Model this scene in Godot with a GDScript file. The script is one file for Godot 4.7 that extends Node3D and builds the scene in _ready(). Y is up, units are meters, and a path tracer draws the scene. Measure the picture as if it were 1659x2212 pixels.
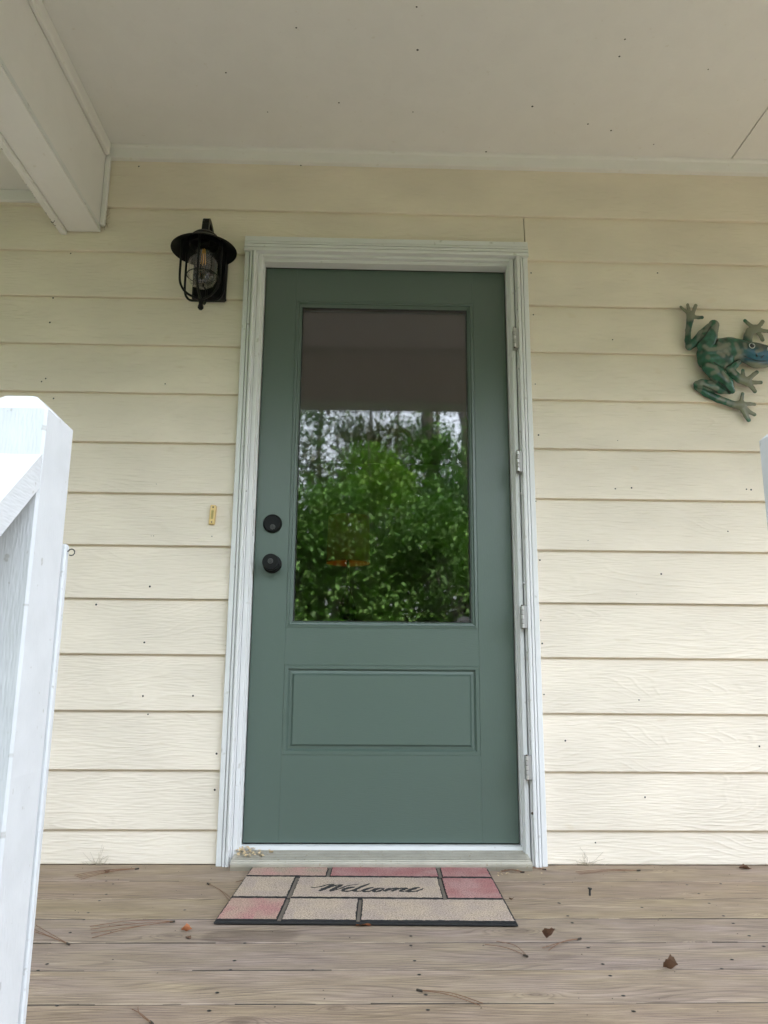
extends Node3D
# A green entry door on a covered porch, with the wood it faces. Units metres, y up, the house wall lies in z = 0.

const FOCAL := 1693.81                      # focal length in units of the 1659 x 2212 view of the photograph
var eye := Vector3(-0.0731, 0.5646, 2.5967)
var view: Basis
var M := {}                                 # materials
var rng := RandomNumberGenerator.new()

# ------------------------------------------------------------------ pixels to points
func ray(px: float, py: float) -> Vector3:
	return view * Vector3((px - 829.5) / FOCAL, -(py - 1106.0) / FOCAL, -1.0)
func on_wall(px: float, py: float, z := 0.0) -> Vector3:      # where that pixel meets the plane z
	var d = ray(px, py)
	return eye + d * ((z - eye.z) / d.z)
func on_deck(px: float, py: float, y := 0.0) -> Vector3:      # where it meets the height y
	var d = ray(px, py)
	return eye + d * ((y - eye.y) / d.y)
func in_glass(px: float, py: float, z: float) -> Vector3:     # what the door glass mirrors at depth z
	var g = on_wall(px, py, -0.062)
	var d = ray(px, py)
	d.z = -d.z
	return g + d * ((z - g.z) / d.z)

# ------------------------------------------------------------------ mesh collecting
class Shape:
	var v := PackedVector3Array()
	var n := PackedVector3Array()
	var t := PackedVector2Array()
	var c := PackedColorArray()
	var ix := PackedInt32Array()
	var smooth := false
	var tinted := false
	func vert(p: Vector3, uv := Vector2.ZERO, nn := Vector3.UP, col := Color.WHITE) -> int:
		v.append(p); t.append(uv)
		if smooth: n.append(nn)
		if tinted: c.append(col)
		return v.size() - 1
	func quad(a: Vector3, b: Vector3, c_: Vector3, d: Vector3, ua := Vector2.ZERO, ub := Vector2.ZERO, uc := Vector2.ZERO, ud := Vector2.ZERO):
		var i = vert(a, ua); vert(b, ub); vert(c_, uc); vert(d, ud)
		ix.append_array(PackedInt32Array([i, i + 1, i + 2, i, i + 2, i + 3]))
	func tri(a: int, b: int, c_: int):
		ix.append_array(PackedInt32Array([a, b, c_]))
	func mesh() -> ArrayMesh:
		var a := []
		a.resize(Mesh.ARRAY_MAX)
		a[Mesh.ARRAY_VERTEX] = v; a[Mesh.ARRAY_TEX_UV] = t; a[Mesh.ARRAY_INDEX] = ix
		if smooth: a[Mesh.ARRAY_NORMAL] = n
		if tinted: a[Mesh.ARRAY_COLOR] = c
		var m := ArrayMesh.new()
		m.add_surface_from_arrays(Mesh.PRIMITIVE_TRIANGLES, a)
		return m

func part(called: String, s, material: Material, parent: Node = self) -> MeshInstance3D:
	var o := MeshInstance3D.new()
	o.name = called
	o.mesh = s.mesh() if s is Shape else s
	o.material_override = material
	parent.add_child(o, true)
	return o
func numbered(called: String) -> String:
	if not has_node(called): return called
	var k := 1
	while has_node("%s_%03d" % [called, k]): k += 1
	return "%s_%03d" % [called, k]
func tag(o: Node, label: String, category: String, group := ""):
	o.set_meta("label", label); o.set_meta("category", category)
	if group != "": o.set_meta("group", group)
func thing(called: String, label: String, category: String, at := Vector3.ZERO, group := "") -> Node3D:
	var o := Node3D.new()
	o.name = numbered(called)
	add_child(o)
	o.position = at
	tag(o, label, category, group)
	return o
func structure(called: String) -> Node3D:
	var o := Node3D.new()
	o.name = called
	add_child(o)
	o.set_meta("kind", "structure")
	return o

# a box with chamfered edges; uv in metres, along = the axis that the grain follows (0 x, 1 y, 2 z)
func box(lo: Vector3, hi: Vector3, bevel := 0.0, along := 0, uv0 := Vector2.ZERO, s: Shape = null) -> Shape:
	if s == null: s = Shape.new()
	var b = minf(bevel, minf(hi.x - lo.x, minf(hi.y - lo.y, hi.z - lo.z)) * 0.45)
	var mid = (lo + hi) / 2.0
	var h = (hi - lo) / 2.0
	var corner := {}
	for sx in [-1, 1]:
		for sy in [-1, 1]:
			for sz in [-1, 1]:
				var q = Vector3(sx, sy, sz)
				for ax in 3:
					var p = h * q - q * b
					p[ax] = h[ax] * q[ax]
					corner[[sx, sy, sz, ax]] = mid + p
	for ax in 3:
		var a1 = (ax + 1) % 3
		var a2 = (ax + 2) % 3
		for sg in [-1, 1]:
			var pts := []
			for e in [[-1, -1], [1, -1], [1, 1], [-1, 1]]:
				var q = [0, 0, 0]
				q[ax] = sg; q[a1] = e[0]; q[a2] = e[1]
				pts.append(corner[[q[0], q[1], q[2], ax]])
			face(s, pts, ax, along, uv0)
			if b > 0.0 and sg == 1:
				for s1 in [-1, 1]:            # the bevels between face ax and face a1
					for s2 in [-1, 1]:
						var k1 = [0, 0, 0]
						k1[ax] = s1; k1[a1] = s2; k1[a2] = -1
						var k2 = k1.duplicate()
						k2[a2] = 1
						face(s, [corner[[k1[0], k1[1], k1[2], ax]], corner[[k2[0], k2[1], k2[2], ax]], corner[[k2[0], k2[1], k2[2], a1]], corner[[k1[0], k1[1], k1[2], a1]]], ax, along, uv0)
	if b > 0.0:
		for sx in [-1, 1]:
			for sy in [-1, 1]:
				for sz in [-1, 1]:
					var i = s.vert(corner[[sx, sy, sz, 0]]); s.vert(corner[[sx, sy, sz, 1]]); s.vert(corner[[sx, sy, sz, 2]])
					s.tri(i, i + 1, i + 2)
	return s
func face(s: Shape, pts: Array, ax: int, along: int, uv0: Vector2):
	var ua = along
	var va = 3 - ax - along if ax != along else (along + 1) % 3
	if ax == along:
		ua = (along + 2) % 3
	var uv := []
	for p in pts: uv.append(Vector2(p[ua], p[va]) + uv0)
	s.quad(pts[0], pts[1], pts[2], pts[3], uv[0], uv[1], uv[2], uv[3])

# a profile of (z, y) points swept along x, or of (x, z) points swept along y
func sweep_x(prof: Array, x0: float, x1: float, uv0 := Vector2.ZERO, s: Shape = null, caps := true) -> Shape:
	if s == null: s = Shape.new()
	var run := 0.0
	for i in prof.size() - 1:
		var a = prof[i]
		var b = prof[i + 1]
		var run2 = run + a.distance_to(b)
		s.quad(Vector3(x0, a.y, a.x), Vector3(x1, a.y, a.x), Vector3(x1, b.y, b.x), Vector3(x0, b.y, b.x), Vector2(x0, run) + uv0, Vector2(x1, run) + uv0, Vector2(x1, run2) + uv0, Vector2(x0, run2) + uv0)
		run = run2
	if caps:
		var flat := PackedVector2Array(prof)
		var tr = Geometry2D.triangulate_polygon(flat)
		for x in [x0, x1]:
			var i0 = s.v.size()
			for p in prof: s.vert(Vector3(x, p.y, p.x), p + uv0)
			for k in range(0, tr.size(), 3): s.tri(i0 + tr[k], i0 + tr[k + 1], i0 + tr[k + 2])
	return s
func sweep_y(prof: Array, y0: float, y1: float, uv0 := Vector2.ZERO, top_cut := 0.0) -> Shape:
	var s := Shape.new()
	var run := 0.0
	for i in prof.size() - 1:
		var a = prof[i]
		var b = prof[i + 1]
		var run2 = run + a.distance_to(b)
		s.quad(Vector3(a.x, y0, a.y), Vector3(a.x, y1, a.y), Vector3(b.x, y1, b.y), Vector3(b.x, y0, b.y), Vector2(y0, run) + uv0, Vector2(y1, run) + uv0, Vector2(y1, run2) + uv0, Vector2(y0, run2) + uv0)
		run = run2
	var tr = Geometry2D.triangulate_polygon(PackedVector2Array(prof))
	for y in [y0, y1]:
		var i0 = s.v.size()
		for p in prof: s.vert(Vector3(p.x, y, p.y), p + uv0)
		for k in range(0, tr.size(), 3): s.tri(i0 + tr[k], i0 + tr[k + 1], i0 + tr[k + 2])
	return s
# profile of (radius, height), turned round the axis y of the frame
func lathe(prof: Array, n := 32, frame := Transform3D.IDENTITY, s: Shape = null) -> Shape:
	if s == null:
		s = Shape.new()
		s.smooth = true
	for i in prof.size() - 1:
		var a = prof[i]
		var b = prof[i + 1]
		var d = (b - a).normalized()
		var nn = Vector2(d.y, -d.x)
		var i0 = s.v.size()
		for k in n + 1:
			var w = TAU * k / n
			var out = Vector3(cos(w), 0, sin(w))
			var nw = (frame.basis * (out * nn.x + Vector3.UP * nn.y)).normalized()
			s.vert(frame * (out * a.x + Vector3.UP * a.y), Vector2(float(k) / n, a.y), nw)
			s.vert(frame * (out * b.x + Vector3.UP * b.y), Vector2(float(k) / n, b.y), nw)
		for k in n:
			var q = i0 + 2 * k
			s.tri(q, q + 3, q + 1); s.tri(q, q + 2, q + 3)
	return s
func tube(pts: Array, radii, n := 8, s: Shape = null, tint := Color.WHITE) -> Shape:
	if s == null:
		s = Shape.new()
		s.smooth = true
	var up = Vector3(0.31, 0.93, 0.17).normalized()
	var i0 = s.v.size()
	for i in pts.size():
		var d = (pts[mini(i + 1, pts.size() - 1)] - pts[maxi(i - 1, 0)]).normalized()
		var a = d.cross(up)
		if a.length() < 0.05: a = d.cross(Vector3.RIGHT)
		a = a.normalized()
		var b = d.cross(a)
		var r = radii[i] if radii is Array else radii
		for k in n:
			var w = TAU * k / n
			var o = a * cos(w) + b * sin(w)
			s.vert(pts[i] + o * r, Vector2(float(k) / n, float(i)), o, tint)
	for i in pts.size() - 1:
		for k in n:
			var a = i0 + i * n + k
			var b = i0 + i * n + (k + 1) % n
			s.tri(a, b + n, b); s.tri(a, a + n, b + n)
	for e in [0, pts.size() - 1]:
		var c0 = s.vert(pts[e], Vector2.ZERO, (pts[e] - pts[1 if e == 0 else e - 1]).normalized(), tint)
		for k in n: s.tri(c0, i0 + e * n + k, i0 + e * n + (k + 1) % n)
	return s
func curve(pts: Array, steps := 6) -> Array:      # a smooth line through the points
	var out := []
	for i in pts.size() - 1:
		for k in steps:
			out.append(pts[i].cubic_interpolate(pts[i + 1], pts[maxi(i - 1, 0)], pts[mini(i + 2, pts.size() - 1)], float(k) / steps))
	out.append(pts[-1])
	return out
func disc(p: Vector3, nrm: Vector3, r: float, s: Shape, n := 7, flat := 1.0, dome := 0.0008):
	var a = nrm.cross(Vector3(0.3, 0.8, 0.52)).normalized()
	var b = nrm.cross(a)
	var c0 = s.vert(p + nrm * dome)
	for k in n:
		var w = TAU * k / n
		s.vert(p + a * cos(w) * r + b * sin(w) * r * flat)
	for k in n: s.tri(c0, c0 + 1 + k, c0 + 1 + (k + 1) % n)

# ------------------------------------------------------------------ textures and materials
func noise(seed_: int, freq: float, octaves := 3) -> FastNoiseLite:
	var f := FastNoiseLite.new()
	f.seed = seed_; f.frequency = freq; f.noise_type = FastNoiseLite.TYPE_SIMPLEX_SMOOTH
	f.fractal_octaves = octaves
	if octaves == 1: f.fractal_type = FastNoiseLite.FRACTAL_NONE
	return f
func to_texture(w: int, h: int, data: PackedByteArray, fmt: int) -> ImageTexture:
	var im = Image.create_from_data(w, h, false, fmt, data)
	im.generate_mipmaps()
	return ImageTexture.create_from_image(im)
# grey noise, stretched sx : sy, as a texture
func grain_map(w: int, h: int, seed_: int, fx: float, fy: float, octaves := 3, lo := 0.0, hi := 1.0) -> ImageTexture:
	var f := noise(seed_, 1.0, octaves)
	var data := PackedByteArray()
	data.resize(w * h)
	for y in h:
		for x in w:
			data[y * w + x] = int(255.0 * lerpf(lo, hi, clampf(0.5 + 0.5 * f.get_noise_2d(x * fx, y * fy), 0, 1)))
	return to_texture(w, h, data, Image.FORMAT_L8)
# embossed cedar grain of the siding: 3.6 m by 1.8 m, 2.3 mm a pixel
func siding_relief() -> ImageTexture:
	var w := 1536
	var h := 768
	var broad := noise(3, 1.0, 2)
	var fine := noise(4, 1.0, 2)
	var patch := noise(9, 1.0, 1)
	var r := RandomNumberGenerator.new()
	r.seed = 11
	var knots := []
	for k in 26: knots.append([r.randf() * w, r.randf() * h, r.randf_range(18, 46), r.randf_range(1.5, 3.4)])
	var data := PackedByteArray()
	data.resize(w * h)
	for y in h:
		var near := []
		for k in knots:
			if absf(y - k[1]) < 3.0 * k[2]: near.append(k)
		for x in w:
			var c = y * 0.085 + 2.6 * broad.get_noise_2d(x * 0.0035, y * 0.014)
			for k in near:
				var dx = (x - k[0]) / 3.2
				if absf(dx) < 3.0 * k[2]:
					c += k[3] * exp(-(dx * dx + (y - k[1]) * (y - k[1])) / (k[2] * k[2]))
			var f = c - floorf(c)
			var line = 1.0 - smoothstep(0.0, 0.22, f) * (1.0 - smoothstep(0.8, 1.0, f))
			var m = clampf(0.5 + 1.2 * patch.get_noise_2d(x * 0.004, y * 0.02), 0.1, 1.0)
			var v = 0.62 - 0.3 * line * m + 0.34 * fine.get_noise_2d(x * 0.024, y * 0.42)
			data[y * w + x] = int(255.0 * clampf(v, 0, 1))
	return to_texture(w, h, data, Image.FORMAT_L8)
# weathered deck wood: colour and relief, 3 m by 1.5 m
func deck_wood() -> Array:
	var w := 2048
	var h := 768
	var broad := noise(21, 1.0, 2)
	var fiber := noise(22, 1.0, 3)
	var blot := noise(23, 1.0, 3)
	var speck := noise(24, 1.0, 1)
	var pore := noise(25, 1.0, 2)
	var r := RandomNumberGenerator.new()
	r.seed = 5
	var knots := []
	for k in 22: knots.append([r.randf() * w, r.randf() * h, r.randf_range(7, 18), r.randf_range(2.5, 5.0)])
	var col := PackedByteArray()
	var hgt := PackedByteArray()
	col.resize(w * h * 3)
	hgt.resize(w * h)
	for y in h:
		var near := []
		for k in knots:
			if absf(y - k[1]) < 4.0 * k[2]: near.append(k)
		for x in w:
			var c = y * 0.13 + 3.0 * broad.get_noise_2d(x * 0.0022, y * 0.012)
			var core := 0.0
			for k in near:
				var dx = (x - k[0]) / 2.2
				if absf(dx) < 4.0 * k[2]:
					var e = exp(-(dx * dx + (y - k[1]) * (y - k[1])) / (k[2] * k[2]))
					c += k[3] * e
					core = maxf(core, smoothstep(0.55, 0.95, e))
			var f = c - floorf(c)
			var ring = smoothstep(0.45, 0.9, f) * (1.0 - smoothstep(0.93, 1.0, f))
			var fb = fiber.get_noise_2d(x * 0.005, y * 0.36)
			var bl = blot.get_noise_2d(x * 0.006, y * 0.02)
			var sp = speck.get_noise_2d(x * 0.3, y * 0.55)
			var v = 0.64 - 0.20 * ring + 0.17 * fb + 0.15 * bl - 0.22 * core + 0.32 * pore.get_noise_2d(x * 0.014, y * 0.8)
			var sx = (x - 812) / 78.0
			var sy = (y - 606) / 30.0
			v -= 0.30 * (1.0 - smoothstep(0.65, 1.05, sqrt(sx * sx * sx * sx + sy * sy * sy * sy) + 0.25 * bl))
			if sp > 0.78: v -= 0.14
			v = clampf(v, 0.0, 1.0)
			var warm = clampf(0.5 + 0.9 * blot.get_noise_2d(x * 0.0035 + 300.0, y * 0.012), 0.0, 1.0)
			var i = (y * w + x) * 3
			col[i] = int(lerpf(98, 192, v))
			col[i + 1] = int(lerpf(87, 180 + 1 * warm, v))
			col[i + 2] = int(lerpf(76, 168 - 14 * warm, v))
			hgt[y * w + x] = int(255.0 * clampf(0.6 - 0.28 * ring + 0.4 * fb, 0, 1))
	return [to_texture(w, h, col, Image.FORMAT_RGB8), to_texture(w, h, hgt, Image.FORMAT_L8)]
# pebbly flock of the mat, tinted from colour a to colour b in patches
func flock(a: Color, b: Color, seed_: int) -> ImageTexture:
	var w := 256
	var h := 192
	var big := noise(seed_, 1.0, 2)
	var tiny := noise(seed_ + 1, 1.0, 2)
	var data := PackedByteArray()
	data.resize(w * h * 3)
	for y in h:
		for x in w:
			var m = clampf(0.5 + 1.1 * big.get_noise_2d(x * 0.011, y * 0.013), 0, 1)
			var g = 1.0 + 0.32 * tiny.get_noise_2d(x * 0.33, y * 0.33)
			if tiny.get_noise_2d(x * 0.21 + 500.0, y * 0.21) > 0.52: g *= 0.62
			var c = a.lerp(b, m)
			var i = (y * w + x) * 3
			data[i] = clampi(int(255 * c.r * g), 0, 255); data[i + 1] = clampi(int(255 * c.g * g), 0, 255); data[i + 2] = clampi(int(255 * c.b * g), 0, 255)
	return to_texture(w, h, data, Image.FORMAT_RGB8)
# paint with faint blotches and scuffs: values round white, times the albedo
func wear(seed_: int, amount: float, scuff: Color, share: float, w := 512, h := 512) -> ImageTexture:
	var big := noise(seed_, 1.0, 3)
	var tiny := noise(seed_ + 7, 1.0, 3)
	var data := PackedByteArray()
	data.resize(w * h * 3)
	for y in h:
		for x in w:
			var g = 1.0 - amount * clampf(0.5 + 0.8 * big.get_noise_2d(x * 0.014, y * 0.014), 0, 1)
			var k = smoothstep(1.0 - share, 1.0 - share + 0.12, 0.5 + 0.75 * tiny.get_noise_2d(x * 0.045, y * 0.045))
			var i = (y * w + x) * 3
			data[i] = int(255 * lerpf(g, scuff.r, k * 0.7)); data[i + 1] = int(255 * lerpf(g, scuff.g, k * 0.7)); data[i + 2] = int(255 * lerpf(g, scuff.b, k * 0.7))
	return to_texture(w, h, data, Image.FORMAT_RGB8)

func mat(r: float, g: float, b: float, rough := 0.6, metal := 0.0) -> StandardMaterial3D:     # linear base colour
	var m := StandardMaterial3D.new()
	m.albedo_color = Color(r, g, b).linear_to_srgb()
	m.roughness = rough
	m.metallic = metal
	return m
func relief(m: StandardMaterial3D, tex: Texture2D, cm: float, scale: Vector3, triplanar := false) -> StandardMaterial3D:
	m.heightmap_enabled = true
	m.heightmap_texture = tex
	m.heightmap_scale = cm
	m.uv1_scale = scale
	if triplanar:
		m.uv1_triplanar = true
		m.uv1_world_triplanar = true
	return m

func make_materials():
	var cedar = siding_relief()
	var brushed = grain_map(512, 512, 61, 0.02, 0.45, 3)
	var lumpy = grain_map(512, 512, 62, 0.05, 0.05, 4)
	var coarse = grain_map(512, 512, 63, 0.03, 0.25, 3)
	M.siding = relief(mat(0.88, 0.783, 0.655, 0.55), cedar, 0.29, Vector3(1 / 3.6, 1 / 1.8, 1))
	M.siding.albedo_texture = wear(31, 0.05, Color(0.95, 0.94, 0.92), 0.05)
	M.backing = mat(0.10, 0.08, 0.06, 0.9)
	M.white = relief(mat(0.80, 0.80, 0.80, 0.42), lumpy, 0.02, Vector3(0.7, 0.7, 0.7), true)
	M.white.albedo_texture = wear(41, 0.03, Color(0.82, 0.81, 0.78), 0.09)
	M.post = relief(mat(0.63, 0.63, 0.635, 0.6), coarse, 0.06, Vector3(2.2, 2.2, 2.2))
	M.post.albedo_texture = wear(45, 0.03, Color(0.82, 0.80, 0.77), 0.07)
	M.ceiling = relief(mat(0.88, 0.855, 0.845, 0.75), coarse, 0.02, Vector3(1.1, 1.1, 1.1))
	M.ceiling.albedo_texture = wear(51, 0.01, Color(0.95, 0.94, 0.92), 0.05)
	M.door = relief(mat(0.080, 0.121, 0.100, 0.38), brushed, 0.028, Vector3(2.0, 2.0, 2.0))
	M.door.metallic_specular = 0.68
	M.pane = mat(0, 0, 0, 0.024)
	M.pane.transparency = BaseMaterial3D.TRANSPARENCY_ALPHA
	M.pane.albedo_color.a = 0.005
	M.jar = M.pane.duplicate()
	M.jar.roughness = 0.0
	M.black = mat(0.006, 0.006, 0.0065, 0.42)
	M.black.metallic_specular = 0.32
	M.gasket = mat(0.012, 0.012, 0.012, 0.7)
	M.dark_metal = mat(0.03, 0.028, 0.026, 0.5, 0.4)
	M.grime = mat(0.16, 0.14, 0.11, 0.9)
	M.keyway = mat(0.06, 0.058, 0.055, 0.35, 0.6)
	M.alu = mat(0.50, 0.46, 0.38, 0.5, 0.35)
	M.alu.albedo_texture = wear(71, 0.10, Color(0.78, 0.72, 0.62), 0.15)
	M.alu.uv1_scale = Vector3(2, 2, 2)
	M.alu.uv1_triplanar = true
	M.steel = mat(0.55, 0.54, 0.52, 0.4, 0.7)
	M.rust = mat(0.10, 0.07, 0.05, 0.7, 0.3)
	M.hinge = mat(0.42, 0.41, 0.40, 0.5, 0.3)
	M.brass = mat(0.72, 0.52, 0.24, 0.36, 0.55)
	M.brass_dull = mat(0.42, 0.33, 0.13, 0.5, 0.4)
	M.filament = mat(0.75, 0.38, 0.05, 0.5)
	var wood = deck_wood()
	M.deck = relief(mat(1, 1, 1, 0.8), wood[1], 0.16, Vector3(1 / 3.0, 1 / 1.125, 1))
	M.deck.albedo_color = Color(0.99, 0.95, 0.92)
	M.deck.albedo_texture = wood[0]
	for k in 4:
		var dm = M.deck.duplicate()
		dm.albedo_color = [Color(1.0, 0.95, 0.92), Color(0.97, 0.925, 0.92), Color(1.0, 0.95, 0.89), Color(0.98, 0.92, 0.88)][k]
		M["deck_%d" % k] = dm
	var bumps = grain_map(256, 256, 81, 0.3, 0.3, 2)
	var tones := [["mat_tan", Color(0.68, 0.61, 0.56), Color(0.72, 0.645, 0.57)], ["mat_pink", Color(0.64, 0.43, 0.42), Color(0.68, 0.52, 0.50)], ["mat_mixed", Color(0.72, 0.56, 0.52), Color(0.67, 0.59, 0.52)], ["mat_rose", Color(0.69, 0.50, 0.48), Color(0.69, 0.57, 0.51)]]
	for k in tones.size():
		var m = relief(mat(1, 1, 1, 0.95), bumps, 0.08, Vector3(2.2, 2.2, 1))
		m.albedo_color = Color(1, 1, 1)
		m.albedo_texture = flock(tones[k][1], tones[k][2], 90 + 3 * k)
		m.uv1_scale = Vector3(3.0, 3.4, 1)
		M[tones[k][0]] = m
	M.rubber = relief(mat(0.018, 0.017, 0.017, 0.9), bumps, 0.1, Vector3(6, 6, 6), true)
	M.grit = relief(mat(0.17, 0.14, 0.11, 0.95), bumps, 0.15, Vector3(7, 7, 7), true)
	M.needle = mat(0.19, 0.095, 0.05, 0.7)
	M.dry_leaf = mat(0.13, 0.065, 0.035, 0.75)
	M.orange_leaf = mat(0.42, 0.15, 0.06, 0.75)
	M.shaving = mat(0.66, 0.50, 0.30, 0.85)
	M.web = mat(0.45, 0.38, 0.28, 0.95)
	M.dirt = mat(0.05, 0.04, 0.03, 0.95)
	M.frog = mat(1, 1, 1, 0.26)
	M.frog.albedo_color = Color.WHITE
	M.frog.vertex_color_use_as_albedo = true
	M.eye_white = mat(0.8, 0.8, 0.78, 0.3)
	M.ink = mat(0.008, 0.009, 0.012, 0.3)
	M.bark = relief(mat(0.05, 0.044, 0.036, 0.95), grain_map(256, 256, 66, 0.3, 0.04, 3), 2.0, Vector3(0.8, 0.8, 0.8), true)
	M.leaf = mat(1, 1, 1, 0.6)
	M.leaf.albedo_color = Color.WHITE
	M.leaf.vertex_color_use_as_albedo = true
	M.leaf.backlight_enabled = true
	M.leaf.backlight = Color(0.55, 0.7, 0.25)
	M.ground = relief(mat(0.09, 0.07, 0.045, 1.0), lumpy, 3.0, Vector3(0.7, 0.7, 0.7), true)
	M.ground.albedo_texture = wear(55, 0.5, Color(0.5, 0.75, 0.3), 0.5)
	M.roof = mat(0.12, 0.115, 0.11, 0.9)
	M.plaster = mat(0.36, 0.34, 0.30, 0.95)
	M.floorboards = mat(0.12, 0.07, 0.04, 0.6)
	M.shade = mat(0.45, 0.27, 0.11, 0.8)
	M.shade.emission_enabled = true
	M.shade.emission = Color(1.0, 0.50, 0.10)
	M.shade.emission_energy_multiplier = 0.0006
	M.bulb = mat(0.9, 0.7, 0.3, 0.5)
	M.bulb.emission_enabled = true
	M.bulb.emission = Color(1.0, 0.62, 0.12)
	M.bulb.emission_energy_multiplier = 0.010

# ------------------------------------------------------------------ the scene
func _ready():
	rng.seed = 7
	# camera
	var cam := Camera3D.new()
	cam.name = "camera"
	cam.position = eye
	cam.rotation_degrees = Vector3(11.94688, -1.53447, 0.41970)
	cam.fov = 66.2864
	cam.near = 0.02
	cam.far = 300.0
	add_child(cam)
	view = cam.basis
	# sky
	var sky_mat := ProceduralSkyMaterial.new()
	sky_mat.sky_top_color = Color(0.74, 0.785, 0.85)
	sky_mat.sky_horizon_color = Color(0.885, 0.90, 0.93)
	sky_mat.sky_curve = 0.25
	sky_mat.ground_bottom_color = Color(0.10, 0.10, 0.08)
	sky_mat.ground_horizon_color = Color(0.30, 0.33, 0.28)
	sky_mat.sun_angle_max = 10.0
	var sky := Sky.new()
	sky.sky_material = sky_mat
	var env := Environment.new()
	env.background_mode = Environment.BG_SKY
	env.sky = sky
	env.background_energy_multiplier = 1.0
	env.tonemap_mode = Environment.TONE_MAPPER_LINEAR
	env.tonemap_exposure = 9.3
	env.sdfgi_enabled = true
	env.ssao_enabled = true
	env.ssil_enabled = true
	var world := WorldEnvironment.new()
	world.name = "world_environment"
	world.environment = env
	add_child(world)
	# the sun stands behind the house: the porch lies in open shade
	var sun := DirectionalLight3D.new()
	sun.name = "sun"
	sun.light_energy = 0.9
	sun.light_angular_distance = 2.0
	sun.light_color = Color(1.0, 0.96, 0.90)
	sun.rotation_degrees = Vector3(-50, 150, 0)
	sun.shadow_enabled = true
	add_child(sun)

	make_materials()
	build_ground()
	build_wall()
	build_porch()
	build_deck()
	build_room()
	build_door_frame()
	build_door()
	build_railings()
	build_wood()
	build_lantern()
	build_doorbell()
	build_frog()
	build_mat()
	build_litter()

func build_ground():
	var g := structure("ground")
	var s := Shape.new()
	var f := noise(2, 0.06, 2)
	var n := 44
	for iz in n:
		for ix in n:
			var q := []
			for e in [[0, 0], [1, 0], [1, 1], [0, 1]]:
				var x = lerpf(-60, 60, float(ix + e[0]) / n)
				var z = lerpf(-40, 80, float(iz + e[1]) / n)
				var y = -0.82 + (0.35 * f.get_noise_2d(x, z) if z > 4.5 or absf(x) > 5 else 0.0)
				q.append(Vector3(x, y, z))
			s.quad(q[0], q[1], q[2], q[3])
	part("soil", s, M.ground, g)

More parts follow.
